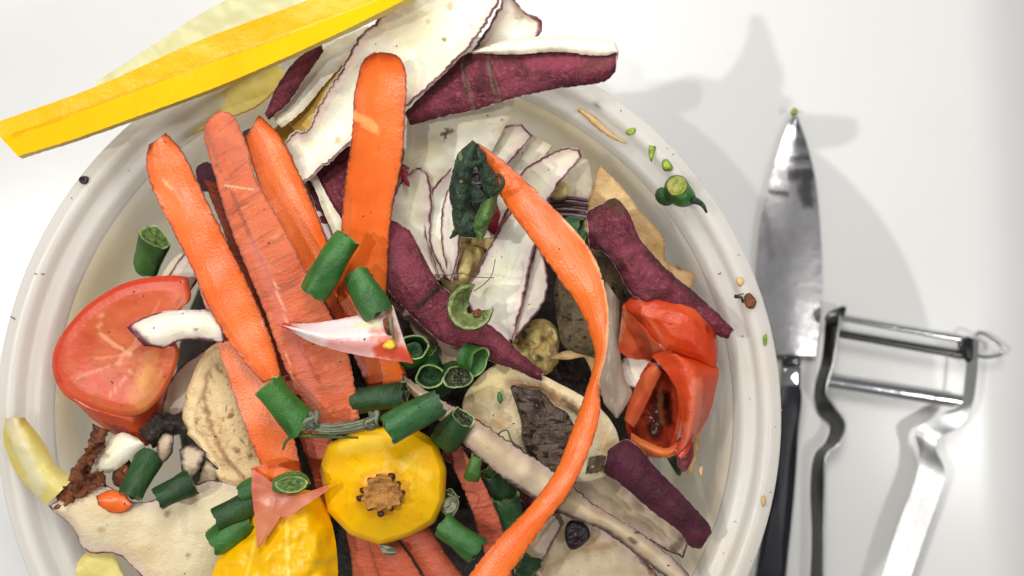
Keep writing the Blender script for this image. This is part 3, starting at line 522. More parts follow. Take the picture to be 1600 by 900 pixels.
peel([[(968, 560), (985, 555), (1010, 560), (1022, 565)], [(975, 600), (990, 608), (1005, 600), (1022, 570)]], [11.5, 11.6], FLESH, SKIN, 'little cream peel wedged between the strip and the tomato', jag=1)
# right-hand purple peel
peel([[(916, 330), (938, 319), (962, 310), (985, 335), (1000, 372), (1042, 420), (1092, 462), (1122, 490), (1147, 516)], [(920, 388), (945, 396), (966, 425), (985, 458), (1015, 475), (1050, 492), (1098, 512), (1120, 524), (1138, 530)]], [12.5, 12.7, 12.6, 12.5, 12.4], SKIN, FLESH,
     'crinkled purple peel above the right tomato reaching the wall', bulge=.3, jag=2, rip=.14, ripf=.04, seed=44, strokes=[([(950, 316), (962, 312), (970, 330)], 12, sr(84, 66, 46), .7), ([(1010, 395), (1060, 440), (1100, 475)], 8, sr(72, 40, 42), .6), ([(925, 350), (960, 410)], 9, sr(150, 86, 104), .5)])
# long purple and white strips
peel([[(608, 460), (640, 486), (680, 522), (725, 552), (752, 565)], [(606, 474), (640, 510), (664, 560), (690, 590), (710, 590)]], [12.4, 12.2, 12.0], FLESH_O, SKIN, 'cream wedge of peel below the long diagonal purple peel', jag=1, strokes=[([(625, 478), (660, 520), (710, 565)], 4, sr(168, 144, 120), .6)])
peel([[(604, 340), (640, 360), (662, 400), (684, 440), (702, 456), (742, 490), (782, 520), (812, 550), (850, 580)], [(602, 415), (606, 452), (638, 488), (680, 528), (722, 548), (770, 566), (800, 576), (830, 590), (846, 596)]], [12.9, 13.0, 12.8, 12.6, 12.3], SKIN, FLESH,
     'long purple peel crossing the middle of the heap diagonally', bulge=.3, jag=1.6, seed=51, strokes=[([(652, 478), (672, 462), (690, 446)], 7, sr(66, 44, 44), .9), ([(660, 476), (684, 452)], 3, sr(36, 24, 26), .9), ([(612, 400), (618, 440)], 8, sr(104, 60, 66), .6)])
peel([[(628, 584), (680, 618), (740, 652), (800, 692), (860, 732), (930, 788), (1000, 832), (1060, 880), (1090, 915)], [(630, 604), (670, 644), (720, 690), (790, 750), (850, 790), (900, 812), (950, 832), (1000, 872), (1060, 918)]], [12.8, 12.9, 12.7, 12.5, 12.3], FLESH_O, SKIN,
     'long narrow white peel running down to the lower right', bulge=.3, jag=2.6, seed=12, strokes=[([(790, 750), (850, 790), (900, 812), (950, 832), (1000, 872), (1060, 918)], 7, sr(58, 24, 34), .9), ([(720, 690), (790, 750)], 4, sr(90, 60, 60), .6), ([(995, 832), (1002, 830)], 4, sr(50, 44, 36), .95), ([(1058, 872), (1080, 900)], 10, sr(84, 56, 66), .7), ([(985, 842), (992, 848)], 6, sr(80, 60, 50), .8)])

# root piece with bark
rp = empty('root_slice', P(850, 660, 11), 'creamy root slice with rough brown bark left of the ribbon', 'root slice')
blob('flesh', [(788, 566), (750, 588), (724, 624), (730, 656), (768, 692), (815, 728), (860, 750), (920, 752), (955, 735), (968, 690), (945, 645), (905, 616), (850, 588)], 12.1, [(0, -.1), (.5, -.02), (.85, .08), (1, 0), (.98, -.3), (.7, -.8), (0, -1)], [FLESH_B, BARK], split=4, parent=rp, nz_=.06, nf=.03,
     strokes=[([(790, 580), (750, 610)], 20, sr(238, 218, 150), .6), ([(800, 600), (850, 608), (900, 640)], 12, sr(160, 116, 72), .85), ([(880, 625), (910, 650)], 7, sr(70, 54, 44), .8), ([(930, 650), (950, 700)], 14, sr(206, 168, 112), .6), ([(930, 720), (960, 722)], 12, sr(70, 54, 46), .8), spot(780, 660, 18, sr(200, 160, 108), .6), ([(740, 640), (790, 705), (850, 748)], 8, sr(176, 134, 92), .6), ([(905, 620), (950, 660)], 7, sr(236, 216, 170), .6)])
blob('bark', [(798, 604), (820, 606), (842, 608), (866, 632), (890, 650), (905, 690), (898, 725), (872, 748), (842, 726), (818, 692), (812, 650)], 12.55, [(0, .25), (.6, .2), (.88, .1), (1, -.06), (.95, -.4), (0, -.5)], BARK, parent=rp, nz_=.14, nf=.05)
blob('leaf_fleck', [(778, 612), (783, 614), (786, 624), (782, 632), (777, 624)], 12.4, [(0, .06), (.8, .04), (1, 0), (0, -.1)], BEAN, parent=rp, nr=6)
tube('fibre', [(782, 700, 12.5), (778, 680, 12.7), (792, 672, 12.8), (800, 690, 12.6), (815, 700, 12.4)], [.03, .02], FIBRE, parent=rp, nseg=6, npt=30)
peel([[(920, 716), (945, 712), (970, 720)], [(915, 740), (945, 736), (968, 732)]], [12.2, 12.2], BARK_G, FLESH, 'small grey brown flake at the root slice corner', name='root_flake', cat='root scrap', jag=2)

# lower right
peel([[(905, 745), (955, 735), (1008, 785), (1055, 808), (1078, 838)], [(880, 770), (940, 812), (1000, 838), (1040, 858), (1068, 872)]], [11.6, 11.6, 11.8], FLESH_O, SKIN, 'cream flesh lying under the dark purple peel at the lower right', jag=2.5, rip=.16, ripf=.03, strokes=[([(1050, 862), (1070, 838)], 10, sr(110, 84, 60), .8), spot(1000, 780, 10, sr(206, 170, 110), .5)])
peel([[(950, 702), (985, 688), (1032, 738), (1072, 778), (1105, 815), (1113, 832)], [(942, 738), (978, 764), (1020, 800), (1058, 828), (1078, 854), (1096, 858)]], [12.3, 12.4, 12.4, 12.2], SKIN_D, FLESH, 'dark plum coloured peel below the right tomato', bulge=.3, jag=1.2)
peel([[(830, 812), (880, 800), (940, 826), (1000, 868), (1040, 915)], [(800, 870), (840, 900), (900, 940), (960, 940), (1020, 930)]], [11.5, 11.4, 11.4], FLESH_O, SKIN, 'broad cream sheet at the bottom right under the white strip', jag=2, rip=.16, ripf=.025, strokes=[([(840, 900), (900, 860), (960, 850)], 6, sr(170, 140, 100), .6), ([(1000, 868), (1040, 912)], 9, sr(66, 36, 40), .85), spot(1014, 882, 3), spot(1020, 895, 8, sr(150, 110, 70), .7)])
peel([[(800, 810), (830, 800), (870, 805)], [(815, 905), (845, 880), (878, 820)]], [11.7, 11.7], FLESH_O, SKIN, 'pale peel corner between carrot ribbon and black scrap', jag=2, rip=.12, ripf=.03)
blob('black_scrap', [(890, 814), (914, 818), (922, 838), (905, 856), (890, 858), (882, 835)], 11.9, [(0, .1), (.8, .06), (1, 0), (0, -.2)], BLK, label='glossy black scrap under the white strip at the bottom', cat='scrap', nz_=.03)
peel([[(1056, 690), (1068, 682), (1082, 690), (1084, 712)], [(1058, 728), (1068, 738), (1076, 730), (1082, 718)]], [11.6, 11.4], CRIM, FLESH, 'crimson peel scrap below the hollow tomato wedge', jag=1)
peel([[(1078, 640), (1094, 660), (1092, 700), (1082, 740)], [(1070, 650), (1080, 680), (1078, 710), (1074, 742)]], [11.3, 11.0], TAN, TAN, 'tan strip pressed on the wall below the right tomato', name='tan_peel', jag=.6)
blob('bean_scrap', [(1038, 705), (1055, 708), (1066, 725), (1062, 745), (1050, 730)], 11.3, [(0, .1), (.8, .06), (1, 0), (0, -.3)], BEAN_D, label='dark green scrap beside the crimson peel', cat='bean piece')

peel([[(700, 690), (735, 705), (775, 735), (800, 760)], [(690, 715), (720, 735), (755, 765), (785, 790)]], [11.0, 11.0], SKIN_D, FLESH, 'dark purple peel half buried below the white strip', jag=2, rip=.2, ripf=.04)
peel([[(752, 800), (775, 790), (800, 800)], [(748, 850), (772, 860), (800, 850)]], [10.9, 10.9], MUSH, MUSHC, 'shrivelled dark rind in the gap left of the ribbon bottom', name='shrivelled_rind', cat='rind', jag=3, rip=.3, ripf=.06)
peel([[(800, 740), (840, 770), (870, 800)], [(790, 762), (825, 792), (850, 818)]], [11.2, 11.1], SKIN, FLESH, 'narrow purple peel edge under the white strip near the ribbon', jag=2)
peel([[(885, 560), (900, 575), (925, 610)], [(862, 575), (880, 600), (905, 625)]], [10.4, 10.6], MUSH, MUSHC, 'dark brown rind deep in the gap above the root slice', name='shrivelled_rind', cat='rind', jag=3, rip=.25, ripf=.06)
# tomatoes on the right
tr = empty('tomato_chunk', P(1045, 515, 11), 'glossy red tomato chunk with cut side near the right wall', 'tomato')
blob('skin', [(974, 480), (1000, 459), (1045, 459), (1085, 471), (1108, 494), (1120, 525), (1118, 572), (1085, 564), (1045, 553), (1018, 528), (996, 502)], 12.6, [(0, .5), (.4, .42), (.7, .26), (.9, .08), (1, -.1), (1, -.7), (.7, -1.3), (0, -1.4)], TSKIN, parent=tr, center=(1062, 508), tilt=(0, .05), nz_=.05, nf=.02,
     strokes=[([(1105, 500), (1106, 516)], 4, sr(120, 40, 24), .8), ([(1000, 470), (1040, 540)], 6, sr(232, 120, 80), .5), ([(1060, 470), (1100, 500)], 12, sr(226, 100, 58), .4)])
sheet('cut_face', [[(973, 478), (992, 499), (1016, 526), (1044, 554)], [(965, 548), (985, 560), (1012, 562), (1044, 558)]], [12.55, 12.6, 12.6], TFLESH, TIN, th=.3, rz=[.05, -.7], jag=.6, rip=.08, ripf=.04, parent=tr, strokes=[([(970, 545), (1030, 558)], 12, sr(186, 70, 40), .7), ([(975, 490), (968, 530)], 6, sr(222, 140, 110), .6), ([(985, 510), (1010, 545)], 10, sr(196, 70, 44), .6)])
tw = empty('tomato_wedge', P(1060, 640, 10.5), 'hollow red tomato wedge with dark inside below the chunk', 'tomato')
sheet('skin', [[(1018, 556), (1040, 580), (1058, 610), (1064, 650), (1062, 690), (1054, 712)], [(1055, 553), (1080, 572), (1086, 610), (1084, 650), (1074, 690), (1058, 712)], [(1062, 556), (1119, 570), (1118, 610), (1105, 655), (1082, 690), (1060, 712)]], [12.8, 12.9, 12.8, 12.5, 12.1], TSKIN, TIN, th=.35, rz=[-.05, .25, -.5], jag=.8, rip=.04, parent=tw,
      strokes=[([(1088, 600), (1086, 650), (1070, 695)], 14, sr(236, 150, 120), .45)])
sheet('flesh', [[(1040, 580), (1058, 615), (1058, 660), (1040, 705), (1010, 705)], [(1020, 568), (1000, 600), (985, 640), (985, 670), (1000, 704)]], [12.1, 11.2, 11.0, 11.8], TIN, TSKIN, th=.25, bulge=-.65, jag=.8, parent=tw, strokes=[([(1030, 625), (1022, 672)], 20, sr(48, 22, 14), .9), ([(1000, 660), (1010, 690)], 10, sr(190, 84, 44), .7), ([(1040, 620), (1046, 660)], 9, sr(24, 14, 10), .9), ([(1030, 600), (1034, 660)], 5, sr(170, 120, 80), .7)])  # dark strokes paint the shade of the hollow into the flesh
sheet('inner_wall', [[(1022, 566), (1000, 590), (985, 625), (975, 655)], [(1034, 582), (1020, 610), (1006, 640), (990, 668)]], [12.5, 12.0, 11.8], TFLESH, TIN, th=.25, bulge=.15, jag=.8, parent=tw)
sheet('flesh_lip', [[(986, 676), (1015, 692), (1040, 700), (1060, 690)], [(985, 696), (1015, 712), (1040, 716), (1060, 708)]], [11.7, 12.0], TFLESH, TIN, th=.2, bulge=.15, parent=tw, strokes=[([(1000, 690), (1050, 708)], 12, sr(214, 120, 50), .7)])

# left tomato
tl = empty('tomato_wedge', P(190, 560, 10.5), 'large pale red tomato wedge leaning at the left wall', 'tomato')
blob('flesh', [(296, 446), (288, 432), (240, 432), (190, 444), (140, 474), (104, 512), (84, 548), (84, 588), (106, 622), (150, 640), (200, 650), (232, 640), (262, 604), (280, 552), (268, 520), (282, 484), (298, 468)], 12.6, [(0, -.12), (.45, -.05), (.8, .06), (.93, .04), (1, -.1), (.99, -.5), (.9, -1.1), (.5, -1.7), (0, -1.8)], [TFLESH, TSKIN], split=4, center=(196, 550), parent=tl, tilt=(.06, -.08), sharp_split=False,
     strokes=[([(290, 436), (240, 437), (190, 450), (140, 480), (104, 518), (90, 560), (96, 600), (120, 628)], 26, sr(210, 76, 48), .55), ([(290, 436), (240, 436), (190, 448), (140, 478), (104, 516), (88, 560), (92, 596)], 7, sr(196, 54, 32), .7), ([(160, 490), (155, 520), (180, 540), (205, 552)], 5, sr(242, 172, 130), .7), ([(205, 555), (212, 530), (222, 520)], 4, sr(242, 172, 130), .7), ([(150, 560), (200, 556)], 4, sr(238, 150, 110), .5),
              ([(236, 560), (226, 590), (210, 620)], 20, sr(226, 150, 84), .6), ([(232, 575), (222, 600)], 9, sr(232, 176, 96), .5), ([(245, 590), (225, 635)], 16, sr(196, 130, 70), .7), ([(200, 500), (235, 480), (270, 462)], 22, sr(222, 110, 74), .6), ([(120, 550), (150, 600), (190, 625)], 16, sr(216, 78, 60), .6), ([(272, 476), (285, 470)], 5, sr(110, 60, 30), .7), ([(130, 520), (150, 540)], 9, sr(196, 64, 44), .5), ([(170, 590), (205, 600)], 9, sr(200, 70, 46), .5), ([(185, 515), (205, 505)], 8, sr(200, 78, 50), .5), ([(120, 590), (170, 572), (205, 562)], 3, sr(240, 160, 120), .6), ([(170, 620), (200, 585), (212, 562)], 3, sr(242, 176, 130), .6), ([(250, 470), (228, 510), (214, 545)], 3, sr(240, 160, 120), .5)])
sheet('skin', [[(112, 622), (150, 642), (205, 652), (240, 632), (262, 600)], [(140, 652), (180, 680), (225, 697), (240, 680), (262, 604)]], [12.3, 12.25, 12.2], TSKIN, TIN, th=.2, rz=[.1, -.7], jag=.3, rip=.02, parent=tl, strokes=[([(215, 650), (238, 690), (250, 640)], 14, sr(140, 60, 34), .6), ([(120, 628), (205, 655)], 5, sr(240, 130, 96), .6)])
peel([[(198, 512), (216, 500), (255, 487), (300, 484), (345, 484)], [(226, 542), (236, 541), (256, 544), (290, 531), (350, 536)]], [13.1, 13.2, 13.2], FLESH, SKIN, 'cream peel with purple tip poking across the left tomato', bulge=.2, jag=1.6,
     strokes=[([(200, 514), (214, 528), (226, 540)], 13, sr(92, 32, 52), .95), ([(255, 487), (330, 484)], 3, sr(250, 246, 236), .8), ([(228, 540), (256, 544), (290, 531), (330, 532)], 5, c_purp, .9), spot(306, 515, 4, sr(110, 84, 60))])
# cream bits and slices on the left
peel([[(262, 432), (280, 405), (300, 385), (312, 380)], [(296, 455), (308, 440), (318, 420), (330, 400)]], [11.8, 11.7], FLESH, SKIN, 'cream peel end above the left tomato beside the leftmost carrot', jag=1)
peel([[(250, 436), (264, 412), (282, 395)], [(262, 436), (272, 418), (288, 398)]], [11.6, 11.6], FLESH_P, SKIN, 'thin pale peel between the lone bean and leftmost carrot', jag=1)
peel([[(262, 600), (280, 575), (300, 560), (320, 545)], [(245, 660), (275, 650), (295, 640), (320, 620)]], [11.2, 11.2], FLESH, SKIN, 'cream peel fragment between left tomato and seedy slice', jag=1)
es = empty('seedy_slice', P(345, 650, 10.9), 'cream slice with brown seed specks left of the carrots', 'vegetable slice')
blob('flesh', [(348, 538), (318, 552), (298, 590), (286, 640), (288, 672), (306, 692), (326, 728), (350, 756), (384, 758), (418, 740), (410, 700), (400, 650), (375, 590)], 12.0, [(0, .12), (.6, .1), (.8, .03), (.9, .06), (.97, .02), (1, -.08), (1, -.5), (.8, -.7), (0, -.8)], [SLICE, FLESH_P], split=5, parent=es, nz_=.06, nf=.05,
     strokes=[([(345, 548), (312, 580), (300, 625), (298, 670), (318, 695), (345, 745)], 9, sr(236, 208, 160), .7), ([(325, 580), (318, 620), (330, 670), (355, 720), (380, 745)], 5, sr(150, 106, 66), .8), spot(345, 610, 5), spot(352, 570, 4), spot(338, 570, 4), spot(330, 590, 4), spot(360, 650, 5), spot(348, 668, 5), spot(378, 690, 5), spot(392, 712, 6), spot(370, 706, 5), spot(352, 640, 4), spot(385, 670, 4)])
peel([[(213, 668), (235, 650), (262, 645), (285, 655)], [(240, 700), (255, 690), (275, 680), (295, 680)]], [11.8, 11.9], MUSH, MUSHC, 'dark shrivelled rind between left tomato and seedy slice', name='shrivelled_rind', cat='rind', bulge=.3, rip=.25, ripf=.08, jag=2)
peel([[(246, 690), (258, 676), (272, 680)], [(244, 718), (258, 722), (270, 706)]], [12.1, 12.1], MUSHC, MUSH, 'small pale rind curl under the dark shrivelled rind', name='rind_curl', cat='rind', bulge=.15)
peel([[(280, 702), (300, 694), (322, 706)], [(284, 740), (296, 752), (312, 735)]], [12.1, 12.1], MUSHC, MUSH, 'pale rind curl with dark edge above the bean scraps', name='rind_curl', cat='rind', bulge=.15)
peel([[(320, 712), (312, 735), (305, 770)], [(345, 735), (338, 760), (325, 790)]], [12.0, 11.9], MUSHC, FLESH_P, 'brownish flesh fold left of the seedy slice bottom', name='flesh_fold', cat='scrap', bulge=.1)
peel([[(148, 722), (165, 692), (190, 676), (215, 684)], [(150, 738), (175, 738), (205, 716), (228, 698)]], [12.2, 12.2], FLESH_P, SKIN, 'smooth pale piece under the left tomato point', name='flesh_piece', cat='scrap', bulge=.2, jag=.6)
cr = empty('dried_scrap', P(130, 735, 11.6), 'crumpled reddish brown dried scrap near the left wall', 'scrap')
sheet('stalk', [[(146, 664), (136, 700), (112, 735), (96, 765), (80, 796)], [(172, 672), (156, 705), (138, 740), (120, 775), (94, 798)]], [12.3, 12.6, 12.5, 12.4], CRISP, CRISP, th=.15, bulge=.1, rip=.35, ripf=.09, jag=4, parent=cr)
sheet('branch', [[(100, 762), (130, 745), (160, 738)], [(104, 790), (135, 770), (166, 756)]], [12.6, 12.6], CRISP, CRISP, th=.15, rip=.3, ripf=.09, jag=4, parent=cr)
blob('brown_nugget', [(176, 735), (192, 718), (205, 722), (206, 745), (192, 762), (178, 758)], 12.0, [(0, .25), (.6, .18), (1, -.05), (.8, -.4), (0, -.5)], CRISP, label='lumpy brown nugget beside the dried scrap', cat='scrap', nz_=.1, nf=.08)
peel([[(8, 654), (6, 690), (28, 742), (72, 790)], [(38, 652), (68, 690), (90, 730), (118, 745)]], [12.3, 12.3, 12.4], YEL_P, FLESH_P, 'pale yellow peel slumped on the rim at the lower left', name='squash_peel', bulge=.3, jag=.8, strokes=[([(20, 665), (60, 760)], 16, sr(240, 234, 214), .6)])
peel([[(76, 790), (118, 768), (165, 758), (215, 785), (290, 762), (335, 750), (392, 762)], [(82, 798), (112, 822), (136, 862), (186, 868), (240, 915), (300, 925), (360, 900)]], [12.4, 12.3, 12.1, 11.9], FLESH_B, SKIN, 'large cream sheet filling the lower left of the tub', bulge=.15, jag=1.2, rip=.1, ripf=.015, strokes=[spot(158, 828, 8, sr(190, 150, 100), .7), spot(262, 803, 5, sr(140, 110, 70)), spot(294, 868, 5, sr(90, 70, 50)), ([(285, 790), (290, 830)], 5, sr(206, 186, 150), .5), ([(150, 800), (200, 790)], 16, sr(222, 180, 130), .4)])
peel([[(120, 880), (140, 862), (178, 868), (190, 890)], [(118, 905), (140, 920), (170, 925), (195, 915)]], [12.0, 11.9], YEL_P, FLESH_P, 'rounded pale yellow scrap at the bottom left under the cream sheet', name='squash_peel', bulge=.1)
peel([[(150, 775), (170, 766), (192, 768), (206, 785)], [(154, 790), (172, 800), (190, 802), (204, 795)]], [12.5, 12.5], CARROT, CSKIN, 'small orange carrot chip on the large cream sheet', name='carrot_chip', cat='carrot piece', bulge=.1)
peel([[(310, 925), (320, 890), (335, 870)], [(330, 930), (345, 900), (360, 880)]], [11.8, 11.8], SKIN_D, FLESH, 'dark purple corner left of the bottom yellow squash')

# ---------------------------------------------------------------- carrots
peel([[(470, 262), (490, 250), (520, 238), (548, 228)], [(520, 400), (530, 380), (545, 350), (556, 330)]], [12.5, 12.6, 12.6], SKIN, FLESH, 'purple skin patch showing between third carrot and upright carrot', bulge=.2, jag=1.5)
peel([[(484, 280), (494, 300), (505, 330), (520, 365), (530, 395)], [(494, 272), (508, 300), (522, 325), (534, 345), (540, 385)]], [12.9, 12.9, 12.8], FLESH_P, SKIN, 'thin cream peel lying on the purple patch left of the upright carrot', jag=.8, strokes=[spot(505, 315, 2)])
peel([[(484, 318), (496, 345), (512, 385)], [(498, 322), (516, 350), (532, 395)]], [12.7, 12.7], FLESH, SKIN, 'short cream peel under the top of the fat bean', jag=.8)
peel([[(305, 262), (322, 252), (340, 262)], [(310, 300), (330, 300), (350, 300)]], [12.0, 12.0], SKIN_D, FLESH, 'dark purple scrap between the tips of the two leftmost carrots', jag=1)
peel([[(375, 212), (382, 204), (392, 200)], [(384, 236), (390, 228), (398, 222)]], [12.9, 12.9], BARK_G, FLESH, 'little brown fleck between the second and third carrot tips', name='root_flake', cat='root scrap', jag=1)
def carrot(rows, z, top, bot, label, **k):
    k.setdefault('th', .07); k['rip'] = k.get('rip', .05); k['ripf'] = .012
    return sheet('carrot_peel', rows, z, top, bot, label=label, cat='carrot peel', **k)
carrot([[(452, 640), (470, 690), (490, 750), (500, 800)], [(505, 650), (520, 690), (528, 740), (530, 800)]], [12.4, 12.2], CSKIN_D, CARROT, 'short red brown carrot peel above the round yellow squash end')
carrot([[(318, 280), (345, 350), (390, 460), (425, 560), (455, 615)], [(342, 286), (372, 350), (410, 440), (450, 560), (480, 620)]], [12.6, 12.8, 12.6], CSKIN_D, CARROT, 'dull carrot peel squeezed between the two leftmost carrot strips')
carrot([[(308, 440), (330, 510), (368, 625), (396, 700), (420, 756)], [(360, 470), (400, 560), (438, 615), (458, 680), (474, 750)]], [13.0, 12.9, 12.9, 12.8], CARROT, CSKIN, 'lower half of orange carrot strip ending behind the pink tomato film', jag=1.4)
carrot([[(540, 830), (548, 870), (552, 915)], [(575, 840), (585, 870), (600, 915)]], [12.4, 12.3], CSKIN_D, CARROT, 'leftmost reddish carrot strip below the round squash end')
carrot([[(572, 838), (582, 870), (598, 915)], [(622, 846), (640, 870), (668, 915)]], [12.5, 12.5], CSKIN_D, CARROT, 'middle reddish carrot strip below the round squash end', bulge=.15)
carrot([[(622, 840), (650, 880), (672, 915)], [(668, 820), (700, 870), (735, 915)]], [12.3, 12.4], CSKIN_D, CARROT, 'rightmost reddish carrot strip below the round squash end', bulge=.15)
carrot([[(688, 696), (714, 742), (738, 800), (756, 860), (768, 905)], [(716, 692), (748, 740), (776, 800), (792, 850), (800, 900)]], [12.2, 12.3, 12.2], CSKIN_D, CARROT, 'dark red carrot strip right of the round squash end')
carrot([[(384, 214), (393, 250), (410, 300), (436, 352), (470, 412), (502, 462), (540, 530), (574, 602)], [(404, 180), (440, 218), (470, 278), (496, 338), (520, 398), (560, 456), (602, 520), (640, 604)]], [13.6, 13.4, 13.2, 13.0, 12.7], CARROT, CSKIN, 'bright orange carrot strip with pointed top, third from the left', bulge=-.12, jag=1.4, seed=5, strokes=[([(384, 214), (392, 196), (404, 182)], 5, sr(130, 80, 50), .7)])
carrot([[(318, 196), (320, 220), (332, 262), (352, 332), (378, 402), (412, 482), (440, 560), (468, 618), (500, 664)], [(330, 182), (352, 240), (372, 300), (404, 376), (440, 450), (476, 530), (505, 590), (535, 662)], [(346, 172), (366, 182), (386, 228), (402, 282), (440, 350), (482, 430), (522, 502), (546, 560), (562, 654)]], [13.9, 13.9, 13.8, 13.6, 13.4], CSKIN, CARROT,
       'pinkish carrot peel showing its skin side, second from the left', rz=[.06, -.06, .04], bulge=.1, jag=1.6, seed=8, strokes=[([(362, 300), (392, 372), (430, 450), (470, 545), (500, 600)], 3.5, sr(150, 70, 52), .8), ([(395, 380), (425, 450), (460, 540), (490, 620)], 14, sr(206, 112, 92), .6), ([(352, 290), (396, 296)], 2.5, sr(250, 190, 150), .8), ([(320, 200), (336, 240), (340, 262)], 5, sr(150, 84, 60), .6), ([(470, 600), (500, 650)], 10, sr(150, 96, 90), .5),
                ([(340, 185), (366, 215)], 12, sr(216, 112, 66), .6), spot(338, 258, 3, sr(110, 54, 36)), spot(345, 268, 3, sr(110, 54, 36)), ([(428, 440), (450, 505)], 2, sr(250, 180, 140), .8), ([(445, 545), (470, 640)], 2, sr(246, 170, 130), .7)])
carrot([[(234, 226), (228, 256), (240, 300), (270, 360), (300, 420), (322, 472), (346, 516), (378, 562), (412, 598)], [(258, 208), (285, 238), (312, 292), (346, 362), (386, 442), (420, 520), (440, 588)]], [14.0, 13.8, 13.6, 13.4, 13.3], CARROT, CSKIN, 'leftmost broad orange carrot strip with brown scarred tip', bulge=-.08, jag=2, seed=9,
       strokes=[([(234, 232), (240, 216), (258, 208), (272, 216)], 5, sr(120, 62, 30), .8), spot(257, 221, 4, sr(96, 44, 20), .9), ([(255, 282), (268, 295)], 4, sr(255, 176, 110), .7), ([(234, 240), (250, 246)], 3, sr(160, 80, 40), .5), ([(330, 480), (365, 530), (405, 590)], 4, sr(206, 90, 40), .6)])
carrot([[(586, 83), (566, 100), (554, 148), (552, 184), (548, 230), (540, 280), (535, 330), (533, 390), (530, 440), (524, 485)], [(594, 83), (622, 90), (634, 120), (632, 190), (628, 250), (613, 320), (606, 400), (604, 440), (600, 490)]], [15.0, 14.6, 14.2, 13.7, 13.3, 12.9], CARROT, CSKIN, 'upright orange carrot strip with rounded top in the centre', bulge=-.1, jag=1.7, seed=13, jfreq=.3,
       strokes=[([(553, 180), (575, 190), (585, 200)], 9, sr(255, 178, 110), .8), ([(566, 196), (590, 208)], 5, sr(255, 170, 100), .6), ([(545, 300), (540, 400)], 6, sr(214, 104, 50), .5)])
carrot([[(520, 470), (545, 520), (560, 570), (575, 604)], [(600, 470), (615, 520), (630, 570), (645, 610)]], [12.9, 12.7, 12.5], CARROT, CSKIN, 'orange carrot end beneath the white petal shaped peel', jag=2)
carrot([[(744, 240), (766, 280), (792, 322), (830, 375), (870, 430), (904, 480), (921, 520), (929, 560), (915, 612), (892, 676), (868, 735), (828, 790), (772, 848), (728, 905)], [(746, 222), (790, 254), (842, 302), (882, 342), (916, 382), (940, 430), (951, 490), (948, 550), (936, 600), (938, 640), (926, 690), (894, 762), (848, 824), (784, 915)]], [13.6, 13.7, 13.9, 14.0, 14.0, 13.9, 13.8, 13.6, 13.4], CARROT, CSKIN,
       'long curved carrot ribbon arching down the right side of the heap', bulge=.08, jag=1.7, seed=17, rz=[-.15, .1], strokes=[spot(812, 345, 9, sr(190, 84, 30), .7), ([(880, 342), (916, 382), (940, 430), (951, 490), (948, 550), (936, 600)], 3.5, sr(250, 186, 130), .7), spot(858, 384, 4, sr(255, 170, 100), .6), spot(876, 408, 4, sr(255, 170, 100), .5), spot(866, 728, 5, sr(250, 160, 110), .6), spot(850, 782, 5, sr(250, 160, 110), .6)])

# ---------------------------------------------------------------- squash ends
ys = empty('yellow_squash_end', P(598, 760, 11.6), 'round faceted yellow squash end with brown star shaped scar', 'squash')
oct_ = [(499, 735), (512, 694), (556, 672), (600, 666), (644, 667), (682, 690), (697, 732), (695, 782), (680, 816), (642, 838), (596, 852), (546, 836), (512, 800)]
blob('rind', oct_, 12.9, [(0, .85), (.3, .8), (.5, .64), (.9, .25), (.97, .05), (1, -.2), (.97, -.9), (.8, -1.4), (0, -1.5)], YEL, parent=ys, center=(598, 768), linear=True, nseg=104, nr=40, nz_=.05, nf=.02, strokes=[([(597 + 36 * math.cos(t_ * .35), 772 + 33 * math.sin(t_ * .35)) for t_ in range(19)], 12, sr(226, 150, 20), .55), ([(540, 700), (590, 690)], 16, sr(255, 226, 90), .45), ([(655, 790), (640, 815)], 12, sr(246, 180, 10), .6), ([(520, 760), (545, 800)], 14, sr(240, 172, 0), .5), ([(630, 720), (670, 745)], 10, sr(255, 224, 80), .4), spot(648, 748, 2), spot(560, 720, 2), spot(540, 788, 3, sr(190, 140, 30))])
star = []
for k in range(22):
    a = 2 * math.pi * k / 22; r = (34 if k % 2 == 0 else 28) * (1 + .10 * math.sin(3 * a + .6) + random.uniform(-.07, .07)); star.append((597 + r * math.cos(a), 772 + .9 * r * math.sin(a)))
scarp = blob('stem_scar', star, 13.86, [(0, -.06), (.5, -.03), (.8, .05), (.95, .07), (1, .0), (1, -.12), (0, -.2)], STEM, parent=ys, nseg=88, nr=14, nz_=.05, nf=.08)
for k in range(11):
    a = 2 * math.pi * k / 11 + random.uniform(-.09, .09); rr_ = random.uniform(29, 35); x, y = 597 + rr_ * math.cos(a), 772 + .9 * rr_ * math.sin(a); q_ = random.uniform(.6, 1.25)
    blob('tooth', [(x - 5 * q_ + 2 * math.cos(a), y - 4), (x + 5 * q_, y - 3), (x + 4 * q_, y + 4 * q_), (x - 4, y + 5 * q_)], 13.79, [(0, .1), (.7, .07), (1, 0), (1, -.12), (0, -.15)], STEMD, parent=scarp, nseg=10, nr=6)
by = empty('yellow_squash_end', P(430, 850, 11.5), 'ridged yellow squash chunk under the pink tomato film at bottom', 'squash')
